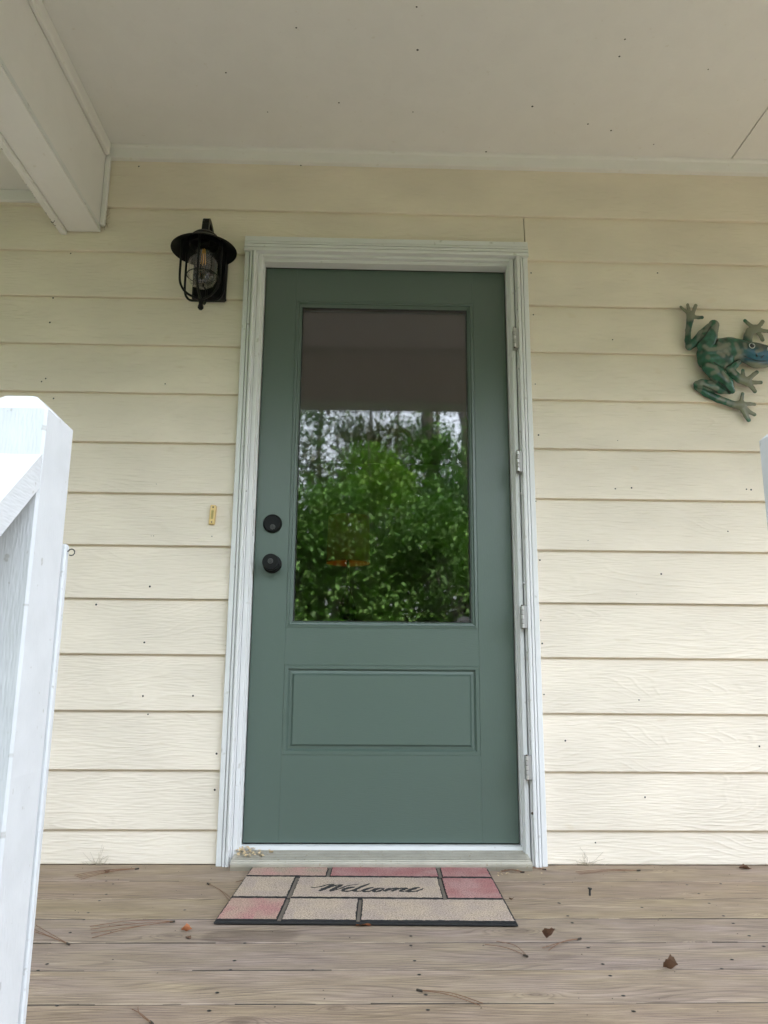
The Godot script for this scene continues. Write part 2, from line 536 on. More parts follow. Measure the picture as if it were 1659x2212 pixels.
# ------------------------------------------------------------------ house wall with lap siding
const EXPOSURE := 0.178
func plank_profile(y0: float, y1: float) -> Array:
	return [Vector2(-0.014, y0 + 0.002), Vector2(0.006, y0 + 0.0004), Vector2(0.008, y0 + 0.002), Vector2(0.008, y0 + 0.006), Vector2(-0.006, y1 + 0.0012), Vector2(-0.014, y1 + 0.0012), Vector2(-0.014, y0 + 0.002)]
func build_wall():
	var w := thing("house_wall", "cream lap-sided house wall with embossed wood grain around the green door", "wall", Vector3.ZERO)
	var core := Shape.new()
	box(Vector3(-3.2, -0.8, -0.16), Vector3(-0.47, 2.6, -0.016), 0, 0, Vector2.ZERO, core)
	box(Vector3(0.465, -0.8, -0.16), Vector3(3.2, 2.6, -0.016), 0, 0, Vector2.ZERO, core)
	box(Vector3(-0.47, 2.075, -0.16), Vector3(0.465, 2.6, -0.016), 0, 0, Vector2.ZERO, core)
	box(Vector3(-0.47, -0.8, -0.16), Vector3(0.465, -0.012, -0.016), 0, 0, Vector2.ZERO, core)
	part("wall_core", core, M.backing, w)
	for k in range(-1, 13):
		var y0 = 0.10 + EXPOSURE * k + rng.randf_range(-0.0012, 0.0012)
		var y1 = 0.10 + EXPOSURE * (k + 1)
		if k == -1: y0 = 0.0015
		if k == 12: y1 = 2.50
		var spans := [[-3.2, -0.5125], [0.5115, 3.2]]
		if k == 12: spans = [[-3.2, 3.2]]
		if k == 11: spans = [[-3.2, -0.5125], [0.5075, 3.2]]
		for sp in spans:
			var off = Vector2(1.8 + rng.randf_range(-0.25, 0.25), rng.randf_range(0, 1.6))
			var s = sweep_x(plank_profile(y0, y1), sp[0], sp[1], off)
			if k == 11 and sp[0] < 0:          # this board runs on over the door head
				var yh := 2.1215
				var zt = lerpf(0.008, -0.006, (yh - y0 - 0.006) / (y1 + 0.0012 - y0 - 0.006))
				var run0 = 0.0175 + 0.0025 + 0.004 + (yh - y0 - 0.006)
				sweep_x([Vector2(zt, yh), Vector2(-0.006, y1 + 0.0012), Vector2(-0.014, y1 + 0.0012), Vector2(-0.014, yh), Vector2(zt, yh)], -0.5125, 0.5045, off + Vector2(0, run0), s)
			part("siding_board", s, M.siding, w)
	# nail heads in the boards
	var nails := Shape.new()
	var spots := [[153, 548], [115, 644], [108, 697], [90, 825], [99, 818], [116, 861], [357, 830], [349, 939], [463, 940], [338, 1046], [327, 1158], [332, 1158], [324, 1267], [458, 1159], [413, 1051], [312, 1388], [208, 1306], [487, 1395], [309, 1504], [320, 1543], [309, 1503], [417, 1503], [468, 1628], [464, 1706], [303, 1786], [1147, 590], [1152, 680], [1323, 734], [1156, 830], [1163, 940], [1334, 952], [1329, 1056], [1364, 1054], [1612, 1057], [1622, 1058], [1157, 1083], [1270, 1168], [1166, 1210], [1375, 1284], [1168, 1340], [1500, 1300], [1171, 1390], [1649, 1407], [1380, 1512], [1175, 1500], [1190, 1780], [1185, 1650], [1221, 1600], [1286, 1820], [1428, 1240], [1350, 1420], [1640, 1612], [1393, 1722], [905, 451], [1010, 452], [300, 360], [650, 358], [1210, 462], [1530, 465], [1420, 590], [1572, 1148], [1240, 768 - 10]]
	for p in spots:
		disc(on_wall(p[0], p[1], 0.004) + Vector3(0, 0, 0.0015), Vector3(0, 0, 1), rng.randf_range(0.0022, 0.0036), nails, 7)
	var nh = part("nail_heads", nails, M.dark_metal, w)
	nh.set_meta("kind", "stuff")
	# white board along the ceiling line, with a bead
	part("frieze_board", sweep_x([Vector2(-0.006, 2.430), Vector2(0.017, 2.430), Vector2(0.019, 2.432), Vector2(0.019, 2.470), Vector2(0.026, 2.474), Vector2(0.027, 2.4835), Vector2(-0.006, 2.4835), Vector2(-0.006, 2.430)], -1.034, 3.2), M.ceiling, w)
	part("frieze_board", box(Vector3(-3.2, 2.243, -0.006), Vector3(-1.186, 2.2885, 0.02), 0.002), M.ceiling, w)

# ------------------------------------------------------------------ porch roof: ceiling, beams, eave
func build_porch():
	var p := thing("porch_roof", "white painted porch ceiling with boxed beams over the door", "porch roof")
	part("ceiling_panel", box(Vector3(-1.14, 2.484, 0.0), Vector3(1.2915, 2.496, 1.66), 0.001, 0), M.ceiling, p)
	part("ceiling_panel", box(Vector3(1.2955, 2.484, 0.0), Vector3(3.2, 2.496, 1.66), 0.001, 0, Vector2(0.4, 0.3)), M.ceiling, p)
	part("ceiling_panel", box(Vector3(-3.2, 2.289, 0.0), Vector3(-1.168, 2.301, 1.66), 0.001, 0, Vector2(0.9, 0.1)), M.ceiling, p)
	# the beam from the wall to the front of the porch, in three boards
	var beam := Node3D.new()
	beam.name = "beam"
	p.add_child(beam)
	beam.rotation.y = -0.010
	beam.position = Vector3(-1.036, 0, 0.007)
	part("face_board", box(Vector3(-0.022, 2.150, 0.0), Vector3(0.0, 2.482, 1.64), 0.0015, 2), M.ceiling, beam)
	part("bottom_board", box(Vector3(-0.118, 2.132, 0.0), Vector3(0.001, 2.149, 1.64), 0.002, 2, Vector2(0.5, 0.1)), M.ceiling, beam)
	part("face_board", box(Vector3(-0.140, 2.118, 0.0), Vector3(-0.119, 2.482, 1.64), 0.002, 2, Vector2(0.2, 0.6)), M.ceiling, beam)
	part("corner_trim", box(Vector3(0.0005, 2.430, 0.021), Vector3(0.018, 2.4825, 1.60), 0.003, 2, Vector2(0.7, 0.2)), M.ceiling, beam)
	part("corner_trim", box(Vector3(0.0005, 2.152, 0.0), Vector3(0.018, 2.429, 0.019), 0.003, 1, Vector2(0.1, 0.9)), M.ceiling, beam)
	part("corner_trim", box(Vector3(0.0012, 2.137, 0.02), Vector3(0.005, 2.151, 1.60), 0.001, 2), M.white, beam)
	var hk := on_deck(115, 468, 2.132) - beam.position
	var turns := [hk + Vector3(0, 0.004, 0), hk + Vector3(0, -0.004, 0)]
	for a in 8: turns.append(hk + Vector3(0.006 * sin(a * 0.62), -0.010 - 0.006 * (1 - cos(a * 0.62)), 0.0))
	part("cup_hook", tube(turns, 0.0012, 6), M.dark_metal, beam)
	var grime := Shape.new()
	for k in 34:
		var z = 0.05 + pow(rng.randf(), 1.4) * 0.7
		disc(Vector3(-0.1405 + rng.randf_range(-0.0, 0.004), 2.1178, z), Vector3.DOWN, rng.randf_range(0.001, 0.0032), grime, 6, 0.5, 0.0004)
	part("flaked_paint", grime, M.grime, beam).set_meta("kind", "stuff")
	# header along the open side
	var header := Node3D.new()
	header.name = "header_beam"
	p.add_child(header)
	part("face_board", box(Vector3(-3.2, 2.165, 1.63), Vector3(3.2, 2.4835, 1.652), 0.002, 0), M.ceiling, header)
	part("bottom_board", box(Vector3(-3.2, 2.150, 1.632), Vector3(3.2, 2.1645, 1.800), 0.002, 0), M.white, header)
	part("face_board", box(Vector3(-3.2, 2.165, 1.778), Vector3(3.2, 2.50, 1.80), 0.002, 0), M.white, header)
	part("corner_trim", box(Vector3(-3.2, 2.44, 1.612), Vector3(3.2, 2.4832, 1.6295), 0.003, 0), M.white, header)
	part("roof_deck", box(Vector3(-3.4, 2.62, -4.7), Vector3(3.4, 2.70, 2.12), 0.004), M.roof, p)
	part("soffit", box(Vector3(-3.38, 2.50, 1.802), Vector3(3.38, 2.515, 2.10), 0.002), M.ceiling, p)
	part("fascia", box(Vector3(-3.38, 2.47, 2.101), Vector3(3.38, 2.619, 2.121), 0.003), M.white, p)
	for sx in [-1, 1]:
		part("gable_board", box(Vector3(sx * 3.3 - 0.02, 2.25, 0.0), Vector3(sx * 3.3 + 0.02, 2.618, 1.80), 0.003), M.white, p)
	# posts that carry the header, beyond the frame
	for x in [-3.0, 3.0]:
		part("support_post", box(Vector3(x - 0.05, -0.8, 1.66), Vector3(x + 0.05, 2.149, 1.76), 0.004, 1), M.post, p)
	# specks and nail heads on the ceiling
	var s := Shape.new()
	for q in [[900, 15], [902, 108], [732, 222], [488, 157], [892, 242], [1338, 122], [1270, 268], [1320, 282], [1050, 328], [1412, 312], [578, 242], [765, 330], [1350, 85], [640, 60], [1150, 230], [1530, 150]]:
		disc(on_deck(q[0], q[1], 2.4838), Vector3.DOWN, rng.randf_range(0.0022, 0.004), s, 7)
	var nh = part("nail_heads", s, M.dark_metal, p)
	nh.set_meta("kind", "stuff")

# ------------------------------------------------------------------ deck
func build_deck():
	var d := structure("deck_floor")
	var seams := [-0.002, 0.203, 0.384, 0.558, 0.730, 0.894, 1.058, 1.222, 1.386, 1.550, 1.730]
	for i in seams.size() - 1:
		var lift = rng.randf_range(-0.0004, 0.0004)
		var uv = Vector2(1.5 + rng.randf_range(-0.2, 0.2), rng.randf_range(0.0, 1.0))
		if i == 3: uv = Vector2(1.5, 0.2)
		var s = box(Vector3(-3.1, -0.036, seams[i] + 0.0027), Vector3(3.1, lift, seams[i + 1] - 0.0027), 0.002, 0, uv)
		part("plank", s, M["deck_%d" % ((i * 3 + i / 4) % 4)], d)
	for i in range(1, seams.size() - 1):      # dark dirt strips in the gaps, put there to draw their shade
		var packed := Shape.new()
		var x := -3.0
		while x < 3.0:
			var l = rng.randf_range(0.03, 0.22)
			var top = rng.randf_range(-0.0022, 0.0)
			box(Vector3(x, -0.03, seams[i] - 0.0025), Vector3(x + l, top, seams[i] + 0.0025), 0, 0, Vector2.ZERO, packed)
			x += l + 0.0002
		var pd = part("dirt_as_gap_shade", packed, M.dirt, d)
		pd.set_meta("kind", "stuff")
	for x in [-2.2, -1.4, -0.6, 0.2, 1.0, 1.8, 2.6]:
		part("joist", box(Vector3(x - 0.02, -0.22, 0.0), Vector3(x + 0.02, -0.0365, 1.68), 0.0, 2), M.deck, d)
	part("rim_board", box(Vector3(-3.1, -0.24, 1.69), Vector3(3.1, -0.0365, 1.728), 0.003, 0), M.deck, d)
	part("skirt", box(Vector3(-3.1, -0.82, 1.64), Vector3(3.1, -0.24, 1.66), 0.0, 0), M.deck, d)
	# sunken nail heads
	var s := Shape.new()
	var z8 := [[234, 1130], [335, 1250], [387, 1330], [415, 1373], [517, 1531], [609, 1636], [657, 1710], [740, 1837], [805, 1936], [1358, 1125], [1220, 1189], [1286, 1250], [1376, 1330], [1439, 1378], [1540, 1456], [1632, 1523], [858, 1276], [1145, 1133], [1430, 1607], [1365, 1665]]
	for q in z8: disc(on_deck((1650 + q[0] / 1.952) / 1.507, (2300 + q[1] / 1.952) / 1.507, 0.0012), Vector3.UP, 0.0042, s, 8, 1.0, 0.0012)
	var z7 := [[202, 650], [156, 728], [138, 770], [78, 872], [42, 953], [950, 618], [950, 660], [967, 729], [988, 791], [1017, 882], [1027, 950], [508, 771], [1616, 469]]
	for q in z7: disc(on_deck((650 + q[0] / 1.3825) / 1.507, (2600 + q[1] / 1.3825) / 1.507, 0.0012), Vector3.UP, 0.004, s, 8, 1.0, 0.0012)
	var z6 := [[620, 1378], [660, 1395], [620, 1455], [580, 1493], [1078, 1547], [410, 1678], [275, 1862], [222, 1900], [1430, 1740], [1370, 1842], [1345, 1897], [1268, 2030], [1222, 2136], [490, 1603], [515, 1563], [335, 2105]]
	for q in z6: disc(on_deck((q[0] / 1.794) / 1.507, (2100 + q[1] / 1.794) / 1.507, 0.0012), Vector3.UP, 0.004, s, 8, 1.0, 0.0012)
	var nh = part("nail_heads", s, M.dark_metal, d)
	nh.set_meta("kind", "stuff")
	# steps down to the garden
	var st := thing("porch_steps", "weathered wooden steps leading down from the deck between the railings", "steps")
	for k in 4:
		var y = -0.17 * (k + 1)
		part("tread", box(Vector3(-0.45, y - 0.036, 1.735 + 0.26 * k), Vector3(0.45, y, 2.02 + 0.26 * k), 0.004, 0, Vector2(3, 0.2 * k)), M.deck, st)
	for sx in [-1, 1]:
		var a := Shape.new()
		sweep_x([Vector2(1.735, -0.21), Vector2(2.02, -0.21), Vector2(2.80, -0.72), Vector2(2.80, -0.81), Vector2(2.3, -0.81), Vector2(1.735, -0.5), Vector2(1.735, -0.21)], sx * 0.46 - 0.008, sx * 0.46 + 0.008, Vector2.ZERO, a)
		part("stringer", a, M.deck, st)

# ------------------------------------------------------------------ the dim room behind the glass
func build_room():
	var r := structure("interior_room")
	part("interior_floor", box(Vector3(-2.3, -0.10, -4.5), Vector3(2.3, 0.02, -0.15)), M.floorboards, r)
	part("interior_ceiling", box(Vector3(-2.3, 2.5, -4.5), Vector3(2.3, 2.598, -0.15)), M.plaster, r)
	part("interior_wall", box(Vector3(-2.29, 0.01, -4.49), Vector3(2.29, 2.51, -4.4)), M.plaster, r)
	part("interior_wall", box(Vector3(-2.29, 0.01, -4.45), Vector3(-2.2, 2.51, -0.15)), M.plaster, r)
	part("interior_wall", box(Vector3(2.2, 0.01, -4.45), Vector3(2.29, 2.51, -0.15)), M.plaster, r)
	var at = on_wall(752, 1217, -2.2)
	var t := thing("table_lamp", "amber table lamp with drum shade glowing behind the door glass", "lamp", Vector3(at.x, 0.77, at.z))
	var h = at.y - 0.77
	part("lamp_base", lathe([Vector2(0.0, 0.0), Vector2(0.075, 0.0), Vector2(0.075, 0.012), Vector2(0.02, 0.03), Vector2(0.045, 0.10), Vector2(0.055, 0.2), Vector2(0.02, 0.32), Vector2(0.008, 0.34), Vector2(0.008, h + 0.03), Vector2(0.0, h + 0.03)], 24), M.dirt, t)
	part("lamp_shade", lathe([Vector2(0.135, h), Vector2(0.132, h + 0.14), Vector2(0.128, h + 0.29)], 36), M.shade, t)
	part("bulb", lathe([Vector2(0.0, h + 0.03), Vector2(0.014, h + 0.035), Vector2(0.03, h + 0.09), Vector2(0.02, h + 0.12), Vector2(0.0, h + 0.13)], 16), M.bulb, t)
	var glow := OmniLight3D.new()
	glow.name = "lamp_glow"
	glow.light_color = Color(1.0, 0.6, 0.2)
	glow.light_energy = 0.0002
	glow.light_size = 0.03
	glow.omni_range = 6.0
	glow.omni_attenuation = 2.0
	glow.shadow_enabled = true
	glow.position = Vector3(0, h + 0.08, 0)
	t.add_child(glow)
	var d := thing("side_table", "dark wooden side table carrying the amber lamp indoors", "table", Vector3(at.x, 0.02, at.z))
	part("table_top", box(Vector3(-0.3, 0.715, -0.2), Vector3(0.3, 0.7495, 0.2), 0.004), M.floorboards, d)
	for sx in [-1, 1]:
		for sz in [-1, 1]:
			part("leg", box(Vector3(sx * 0.26 - 0.02, 0, sz * 0.16 - 0.02), Vector3(sx * 0.26 + 0.02, 0.7145, sz * 0.16 + 0.02), 0.003, 1), M.floorboards, d)

# ------------------------------------------------------------------ casing, jambs, hinges, sill
func build_door_frame():
	var f := thing("door_frame", "white moulded door casing and jambs with old storm-door hinges and screws", "door frame")
	# left leg of the casing: a stepped moulding
	for sx in [-1, 1]:
		var e = -0.5095 if sx < 0 else 0.5085
		var prof := []
		for q in [[0.0, -0.006], [0.0, 0.024], [0.002, 0.026], [0.0165, 0.027], [0.0170, 0.020], [0.0200, 0.020], [0.0206, 0.033], [0.0275, 0.034], [0.0280, 0.027], [0.0305, 0.027], [0.0310, 0.036], [0.0405, 0.037], [0.0415, 0.022], [0.047, 0.020], [0.048, -0.006]]:
			prof.append(Vector2(e - sx * q[0], q[1]))
		prof.append(prof[0])
		part("casing", sweep_y(prof, -0.001, 2.0555, Vector2(0.3 * sx, 0.2)), M.white, f)
		# raised flange left from the storm door, cut off above the sill
		var z := []
		for q in [[0.0345, 0.0375], [0.0345, 0.043], [0.037, 0.044], [0.043, 0.043], [0.0435, 0.030], [0.0435, 0.0228], [0.0418, 0.0228], [0.0410, 0.0375]]:
			z.append(Vector2(e - sx * q[0], q[1]))
		z.append(z[0])
		part("storm_flange", sweep_y(z, 0.048, 2.052, Vector2(0.1, 0.6)), M.white, f)
		# jamb with a kerf-in gasket and a stop
		var j = -0.4465 if sx < 0 else 0.4425
		var jp := []
		for q in [[-0.0145, 0.0185], [-0.0025, 0.0185], [0.0, 0.016], [0.0, 0.004], [0.003, 0.002], [0.003, -0.006], [0.0, -0.008], [0.0, -0.024], [0.0045, -0.026], [0.0045, -0.0455], [-0.0145, -0.0455]]:
			jp.append(Vector2(j - sx * q[0], q[1]))
		jp.append(jp[0])
		part("jamb", sweep_y(jp, 0.021, 2.054, Vector2(0.5, 0.3 * sx)), M.white, f)
		part("weatherstrip", box(Vector3(minf(j - sx * 0.0035, j + sx * 0.012), 0.03, -0.0495), Vector3(maxf(j - sx * 0.0035, j + sx * 0.012), 2.05, -0.0462), 0), M.gasket, f)
		part("jamb", box(Vector3(minf(j + sx * 0.004, j + sx * 0.020), 0.02, -0.155), Vector3(maxf(j + sx * 0.004, j + sx * 0.020), 2.06, -0.05), 0.0), M.white, f)
	# head: casing, then the soffit in two steps
	part("head_casing", sweep_x([Vector2(-0.006, 2.1185), Vector2(0.026, 2.1185), Vector2(0.028, 2.1165), Vector2(0.028, 2.0985), Vector2(0.021, 2.098), Vector2(0.021, 2.095), Vector2(0.033, 2.0945), Vector2(0.034, 2.0865), Vector2(0.028, 2.086), Vector2(0.028, 2.0835), Vector2(0.036, 2.083), Vector2(0.037, 2.072), Vector2(0.030, 2.0715), Vector2(0.030, 2.069), Vector2(0.039, 2.0685), Vector2(0.039, 2.057), Vector2(0.036, 2.0555), Vector2(-0.006, 2.0555), Vector2(-0.006, 2.1185)], -0.511, 0.510), M.white, f)
	part("head_jamb", sweep_x([Vector2(0.0185, 2.0553), Vector2(0.0185, 2.047), Vector2(0.016, 2.045), Vector2(0.002, 2.0445), Vector2(0.0, 2.040), Vector2(-0.003, 2.0395), Vector2(-0.0035, 2.037), Vector2(-0.0455, 2.0355), Vector2(-0.0455, 2.0553), Vector2(0.0185, 2.0553)], -0.4465, 0.4425), M.white, f)
	part("head_jamb", box(Vector3(-0.4505, 2.043, -0.155), Vector3(0.4465, 2.0552, -0.047), 0.0), M.white, f)
	part("weatherstrip", box(Vector3(-0.443, 2.034, -0.0495), Vector3(0.439, 2.043, -0.0462), 0), M.gasket, f)
	# aluminium sill: ribs, cap and nose
	var sill := Node3D.new()
	sill.name = "threshold"
	f.add_child(sill)
	var pr := [Vector2(-0.14, 0.0), Vector2(0.085, 0.0), Vector2(0.0905, 0.0125), Vector2(0.0905, 0.019), Vector2(0.0885, 0.0215), Vector2(0.0845, 0.0215), Vector2(0.083, 0.0195), Vector2(0.0815, 0.0195), Vector2(0.0795, 0.0245), Vector2(0.0755, 0.0265), Vector2(0.073, 0.0245)]
	var z0 := 0.071
	for k in 7:
		var y = lerpf(0.0255, 0.037, float(k) / 7)
		pr.append(Vector2(z0, y)); pr.append(Vector2(z0 - 0.001, y + 0.0022)); pr.append(Vector2(z0 - 0.0095, y + 0.0030)); pr.append(Vector2(z0 - 0.0105, y + 0.0008))
		z0 -= 0.0122
	pr.append_array([Vector2(-0.018, 0.0375), Vector2(-0.14, 0.0375), Vector2(-0.14, 0.0)])
	part("sill_plate", sweep_x(pr, -0.4555, 0.4475), M.alu, sill)
	for k in 6:
		var zz = 0.071 - 0.0122 * (k + 1) + 0.0002
		var yy = lerpf(0.0255, 0.037, float(k + 1) / 7) + 0.0014
		part("groove", box(Vector3(-0.447, yy - 0.003, zz - 0.0006), Vector3(0.439, yy, zz + 0.0022), 0), M.grime, sill)
	part("sill_cap", sweep_x([Vector2(-0.019, 0.0376), Vector2(-0.0205, 0.0470), Vector2(-0.024, 0.0486), Vector2(-0.046, 0.0495), Vector2(-0.046, 0.0376), Vector2(-0.019, 0.0376)], -0.4455, 0.4415), M.white, sill)
	# hinges of the storm door that is gone
	for py in [730.0, 996.5, 1332.5, 1658.0]:
		var px = {730.0: 1108.0, 996.5: 1112.5, 1332.5: 1122.5, 1658.0: 1134.0}[py]
		var c = on_wall(px, py, 0.045)
		var hg := Node3D.new()
		hg.name = "hinge"
		f.add_child(hg, true)
		hg.position = Vector3(0.4515, c.y, 0.0)
		part("leaf", box(Vector3(-0.0055, -0.036, 0.0150), Vector3(0.0115, 0.036, 0.0462), 0.0005, 1), M.hinge, hg)
		for k in 5:
			var y0 = -0.036 + 0.0145 * k
			part("knuckle", lathe([Vector2(0, y0), Vector2(0.0048, y0), Vector2(0.0055, y0 + 0.001), Vector2(0.0055, y0 + 0.0122), Vector2(0.0048, y0 + 0.0132), Vector2(0, y0 + 0.0132)], 14, Transform3D(Basis(), Vector3(-0.004, 0, 0.049))), [M.steel, M.hinge, M.steel, M.hinge, M.steel][k], hg)
		part("pin", lathe([Vector2(0, -0.0385), Vector2(0.0035, -0.0375), Vector2(0.0035, 0.0385), Vector2(0, 0.0395)], 10, Transform3D(Basis(), Vector3(-0.004, 0, 0.049))), M.rust, hg)
	# screws in the casing
	for q in [[703, 540], [868, 545], [1030, 548], [1110, 540], [1119, 668], [1122, 796], [1124, 932], [1126, 1066], [1132, 1260], [1139, 1408], [1147, 1578], [1150, 1757], [541, 771], [541, 783], [530, 1061], [520, 1258], [512, 1408], [502, 1570], [494, 1732], [536, 700], [1130, 848]]:
		var c = on_wall(q[0], q[1], 0.034)
		var sc := Shape.new()
		sc.smooth = true
		lathe([Vector2(0.0042, 0.0), Vector2(0.0036, 0.0016), Vector2(0.0012, 0.0022), Vector2(0.0009, 0.0008), Vector2(0, 0.0008)], 12, Transform3D(Basis(Vector3.RIGHT, PI / 2), Vector3(c.x, c.y, 0.0335)), sc)
		part("screw", sc, [M.steel, M.rust][int(q[1]) % 2], f)
	# strike plate let into the left jamb beside the deadbolt
	part("strike_plate", box(Vector3(-0.4466, 1.045, -0.022), Vector3(-0.4440, 1.107, -0.0085), 0.0006, 1), M.steel, f)
	part("strike_recess_shade", box(Vector3(-0.4470, 1.030, -0.0255), Vector3(-0.4450, 1.122, -0.0030), 0.0), M.gasket, f)  # black raised patch standing in for the shade of the recess

# ------------------------------------------------------------------ the door
func ring(s: Shape, lo: Vector2, hi: Vector2, z: float, inset: float, z2: float):
	var a := [Vector3(lo.x, lo.y, z), Vector3(hi.x, lo.y, z), Vector3(hi.x, hi.y, z), Vector3(lo.x, hi.y, z)]
	var b := [Vector3(lo.x + inset, lo.y + inset, z2), Vector3(hi.x - inset, lo.y + inset, z2), Vector3(hi.x - inset, hi.y - inset, z2), Vector3(lo.x + inset, hi.y - inset, z2)]
	for k in 4:
		var j = (k + 1) % 4
		var p := [a[k], a[j], b[j], b[k]]
		var u := []
		for q in p: u.append(Vector2(q.x, q.y) if k % 2 == 0 else Vector2(q.y, q.x))
		s.quad(p[0], p[1], p[2], p[3], u[0], u[1], u[2], u[3])
func build_door():
	var d := thing("entry_door", "muted green entry door with tall glass pane and raised lower panel", "door")
	var zf := -0.0505
	var zb := -0.0955
	var x0 := -0.4405
	var x1 := 0.4365
	var sl := -0.3275
	var sr := 0.3185
	part("stile", box(Vector3(x0, 0.0525, zb), Vector3(sl, 2.0345, zf), 0.0005, 1, Vector2(0.1, 0.2)), M.door, d)
	part("stile", box(Vector3(sr, 0.0525, zb), Vector3(x1, 2.0345, zf), 0.0005, 1, Vector2(0.7, 0.6)), M.door, d)
	part("rail", box(Vector3(sl + 0.0002, 1.9105, zb), Vector3(sr - 0.0002, 2.0345, zf - 0.0002), 0.0004, 0, Vector2(0.3, 0.1)), M.door, d)
	part("rail", box(Vector3(sl + 0.0002, 0.6045, zb), Vector3(sr - 0.0002, 0.7265, zf - 0.0002), 0.0004, 0, Vector2(0.6, 0.4)), M.door, d)
	part("rail", box(Vector3(sl + 0.0002, 0.0525, zb), Vector3(sr - 0.0002, 0.3195, zf - 0.0002), 0.0004, 0, Vector2(0.9, 0.7)), M.door, d)
	# glazing bead, stepping down to the glass
	var g := Shape.new()
	var lo := Vector2(sl + 0.0006, 0.7268)
	var hi := Vector2(sr - 0.0006, 1.9102)
	ring(g, lo, hi, zf - 0.0012, 0.0008, zf - 0.0006)
	ring(g, lo + Vector2(0.0008, 0.0008), hi - Vector2(0.0008, 0.0008), zf - 0.0006, 0.0085, zf + 0.0004)
	ring(g, lo + Vector2(0.0093, 0.0093), hi - Vector2(0.0093, 0.0093), zf + 0.0004, 0.003, zf - 0.006)
	ring(g, lo + Vector2(0.0123, 0.0123), hi - Vector2(0.0123, 0.0123), zf - 0.006, 0.004, zf - 0.0066)
	ring(g, lo + Vector2(0.0163, 0.0163), hi - Vector2(0.0163, 0.0163), zf - 0.0066, 0.0055, zf - 0.0126)
	part("glazing_bead", g, M.door, d)
	part("glass_seal", frame_box(lo + Vector2(0.020, 0.020), hi - Vector2(0.020, 0.020), 0.004, zf - 0.0124, zf - 0.034), M.gasket, d)
	for z in [zf - 0.0135, zf - 0.0305]:      # the two sheets of the sealed unit
		part("glass_pane", box(Vector3(lo.x + 0.0205, lo.y + 0.0205, z - 0.0035), Vector3(hi.x - 0.0205, hi.y - 0.0205, z)), M.pane, d)
	# inner side frame that holds the glass
	part("glazing_bead", frame_box(lo, hi, 0.024, zf - 0.0345, zb), M.door, d)
	# embossed panel
	var q := Shape.new()
	var pl := Vector2(sl + 0.0006, 0.3199)
	var ph := Vector2(sr - 0.0006, 0.6041)
	ring(q, pl, ph, zf - 0.001, 0.0008, zf - 0.0003)
	ring(q, pl + Vector2(0.0008, 0.0008), ph - Vector2(0.0008, 0.0008), zf - 0.0003, 0.0105, zf - 0.0003)
	ring(q, pl + Vector2(0.0113, 0.0113), ph - Vector2(0.0113, 0.0113), zf - 0.0003, 0.0065, zf - 0.0085)
	ring(q, pl + Vector2(0.0178, 0.0178), ph - Vector2(0.0178, 0.0178), zf - 0.0085, 0.0085, zf - 0.0075)
	ring(q, pl + Vector2(0.0263, 0.0263), ph - Vector2(0.0263, 0.0263), zf - 0.0075, 0.0065, zf - 0.0012)
	part("panel_moulding", q, M.door, d)
	var pc := Shape.new()
	var a := pl + Vector2(0.0328, 0.0328)
	var b := ph - Vector2(0.0328, 0.0328)
	pc.quad(Vector3(a.x, a.y, zf - 0.0012), Vector3(b.x, a.y, zf - 0.0012), Vector3(b.x, b.y, zf - 0.0012), Vector3(a.x, b.y, zf - 0.0012), a, Vector2(b.x, a.y), b, Vector2(a.x, b.y))
	box(Vector3(a.x, a.y, zb), Vector3(b.x, b.y, zf - 0.004), 0, 0, Vector2.ZERO, pc)
	part("panel", pc, M.door, d)
	part("door_sweep", box(Vector3(x0, 0.0500, zb + 0.002), Vector3(x1, 0.0522, zf - 0.003), 0.0), M.gasket, d)
	# deadbolt and knob
	var turn := Basis(Vector3.RIGHT, PI / 2)
	var c = on_wall(588, 1130, zf + 0.012)
	var db := Node3D.new()
	db.name = "deadbolt"
	d.add_child(db)
	db.position = Vector3(c.x, c.y, zf)
	part("rose", lathe([Vector2(0.0325, -0.001), Vector2(0.0325, 0.004), Vector2(0.0305, 0.0105), Vector2(0.0285, 0.0135), Vector2(0.0270, 0.0145), Vector2(0.0262, 0.0135), Vector2(0.0, 0.0132)], 48, Transform3D(turn, Vector3.ZERO)), M.black, db)
	lock_face(db, Vector3(0.002, -0.013, 0.0135), turn)
	c = on_wall(586, 1212, zf + 0.045)
	var kn := Node3D.new()
	kn.name = "door_knob"
	d.add_child(kn)
	kn.position = Vector3(-0.3795, c.y - 0.004, zf)
	part("rose", lathe([Vector2(0.0315, -0.001), Vector2(0.0315, 0.004), Vector2(0.029, 0.0085), Vector2(0.018, 0.0105), Vector2(0.0135, 0.014)], 44, Transform3D(turn, Vector3.ZERO)), M.black, kn)
	part("grip", lathe([Vector2(0.0135, 0.0135), Vector2(0.0130, 0.024), Vector2(0.020, 0.030), Vector2(0.0265, 0.037), Vector2(0.0278, 0.043), Vector2(0.0278, 0.056), Vector2(0.0268, 0.0595), Vector2(0.0255, 0.0602), Vector2(0.0, 0.0605)], 44, Transform3D(turn, Vector3.ZERO)), M.black, kn)
	lock_face(kn, Vector3(0.0, 0.002, 0.0608), turn)
func frame_box(lo: Vector2, hi: Vector2, w: float, z0: float, z1: float) -> Shape:
	var s := Shape.new()
	box(Vector3(lo.x, lo.y, z1), Vector3(lo.x + w, hi.y, z0), 0, 1, Vector2.ZERO, s)
	box(Vector3(hi.x - w, lo.y, z1), Vector3(hi.x, hi.y, z0), 0, 1, Vector2.ZERO, s)
	box(Vector3(lo.x + w, lo.y, z1), Vector3(hi.x - w, lo.y + w, z0), 0, 0, Vector2.ZERO, s)
	box(Vector3(lo.x + w, hi.y - w, z1), Vector3(hi.x - w, hi.y, z0), 0, 0, Vector2.ZERO, s)
	return s
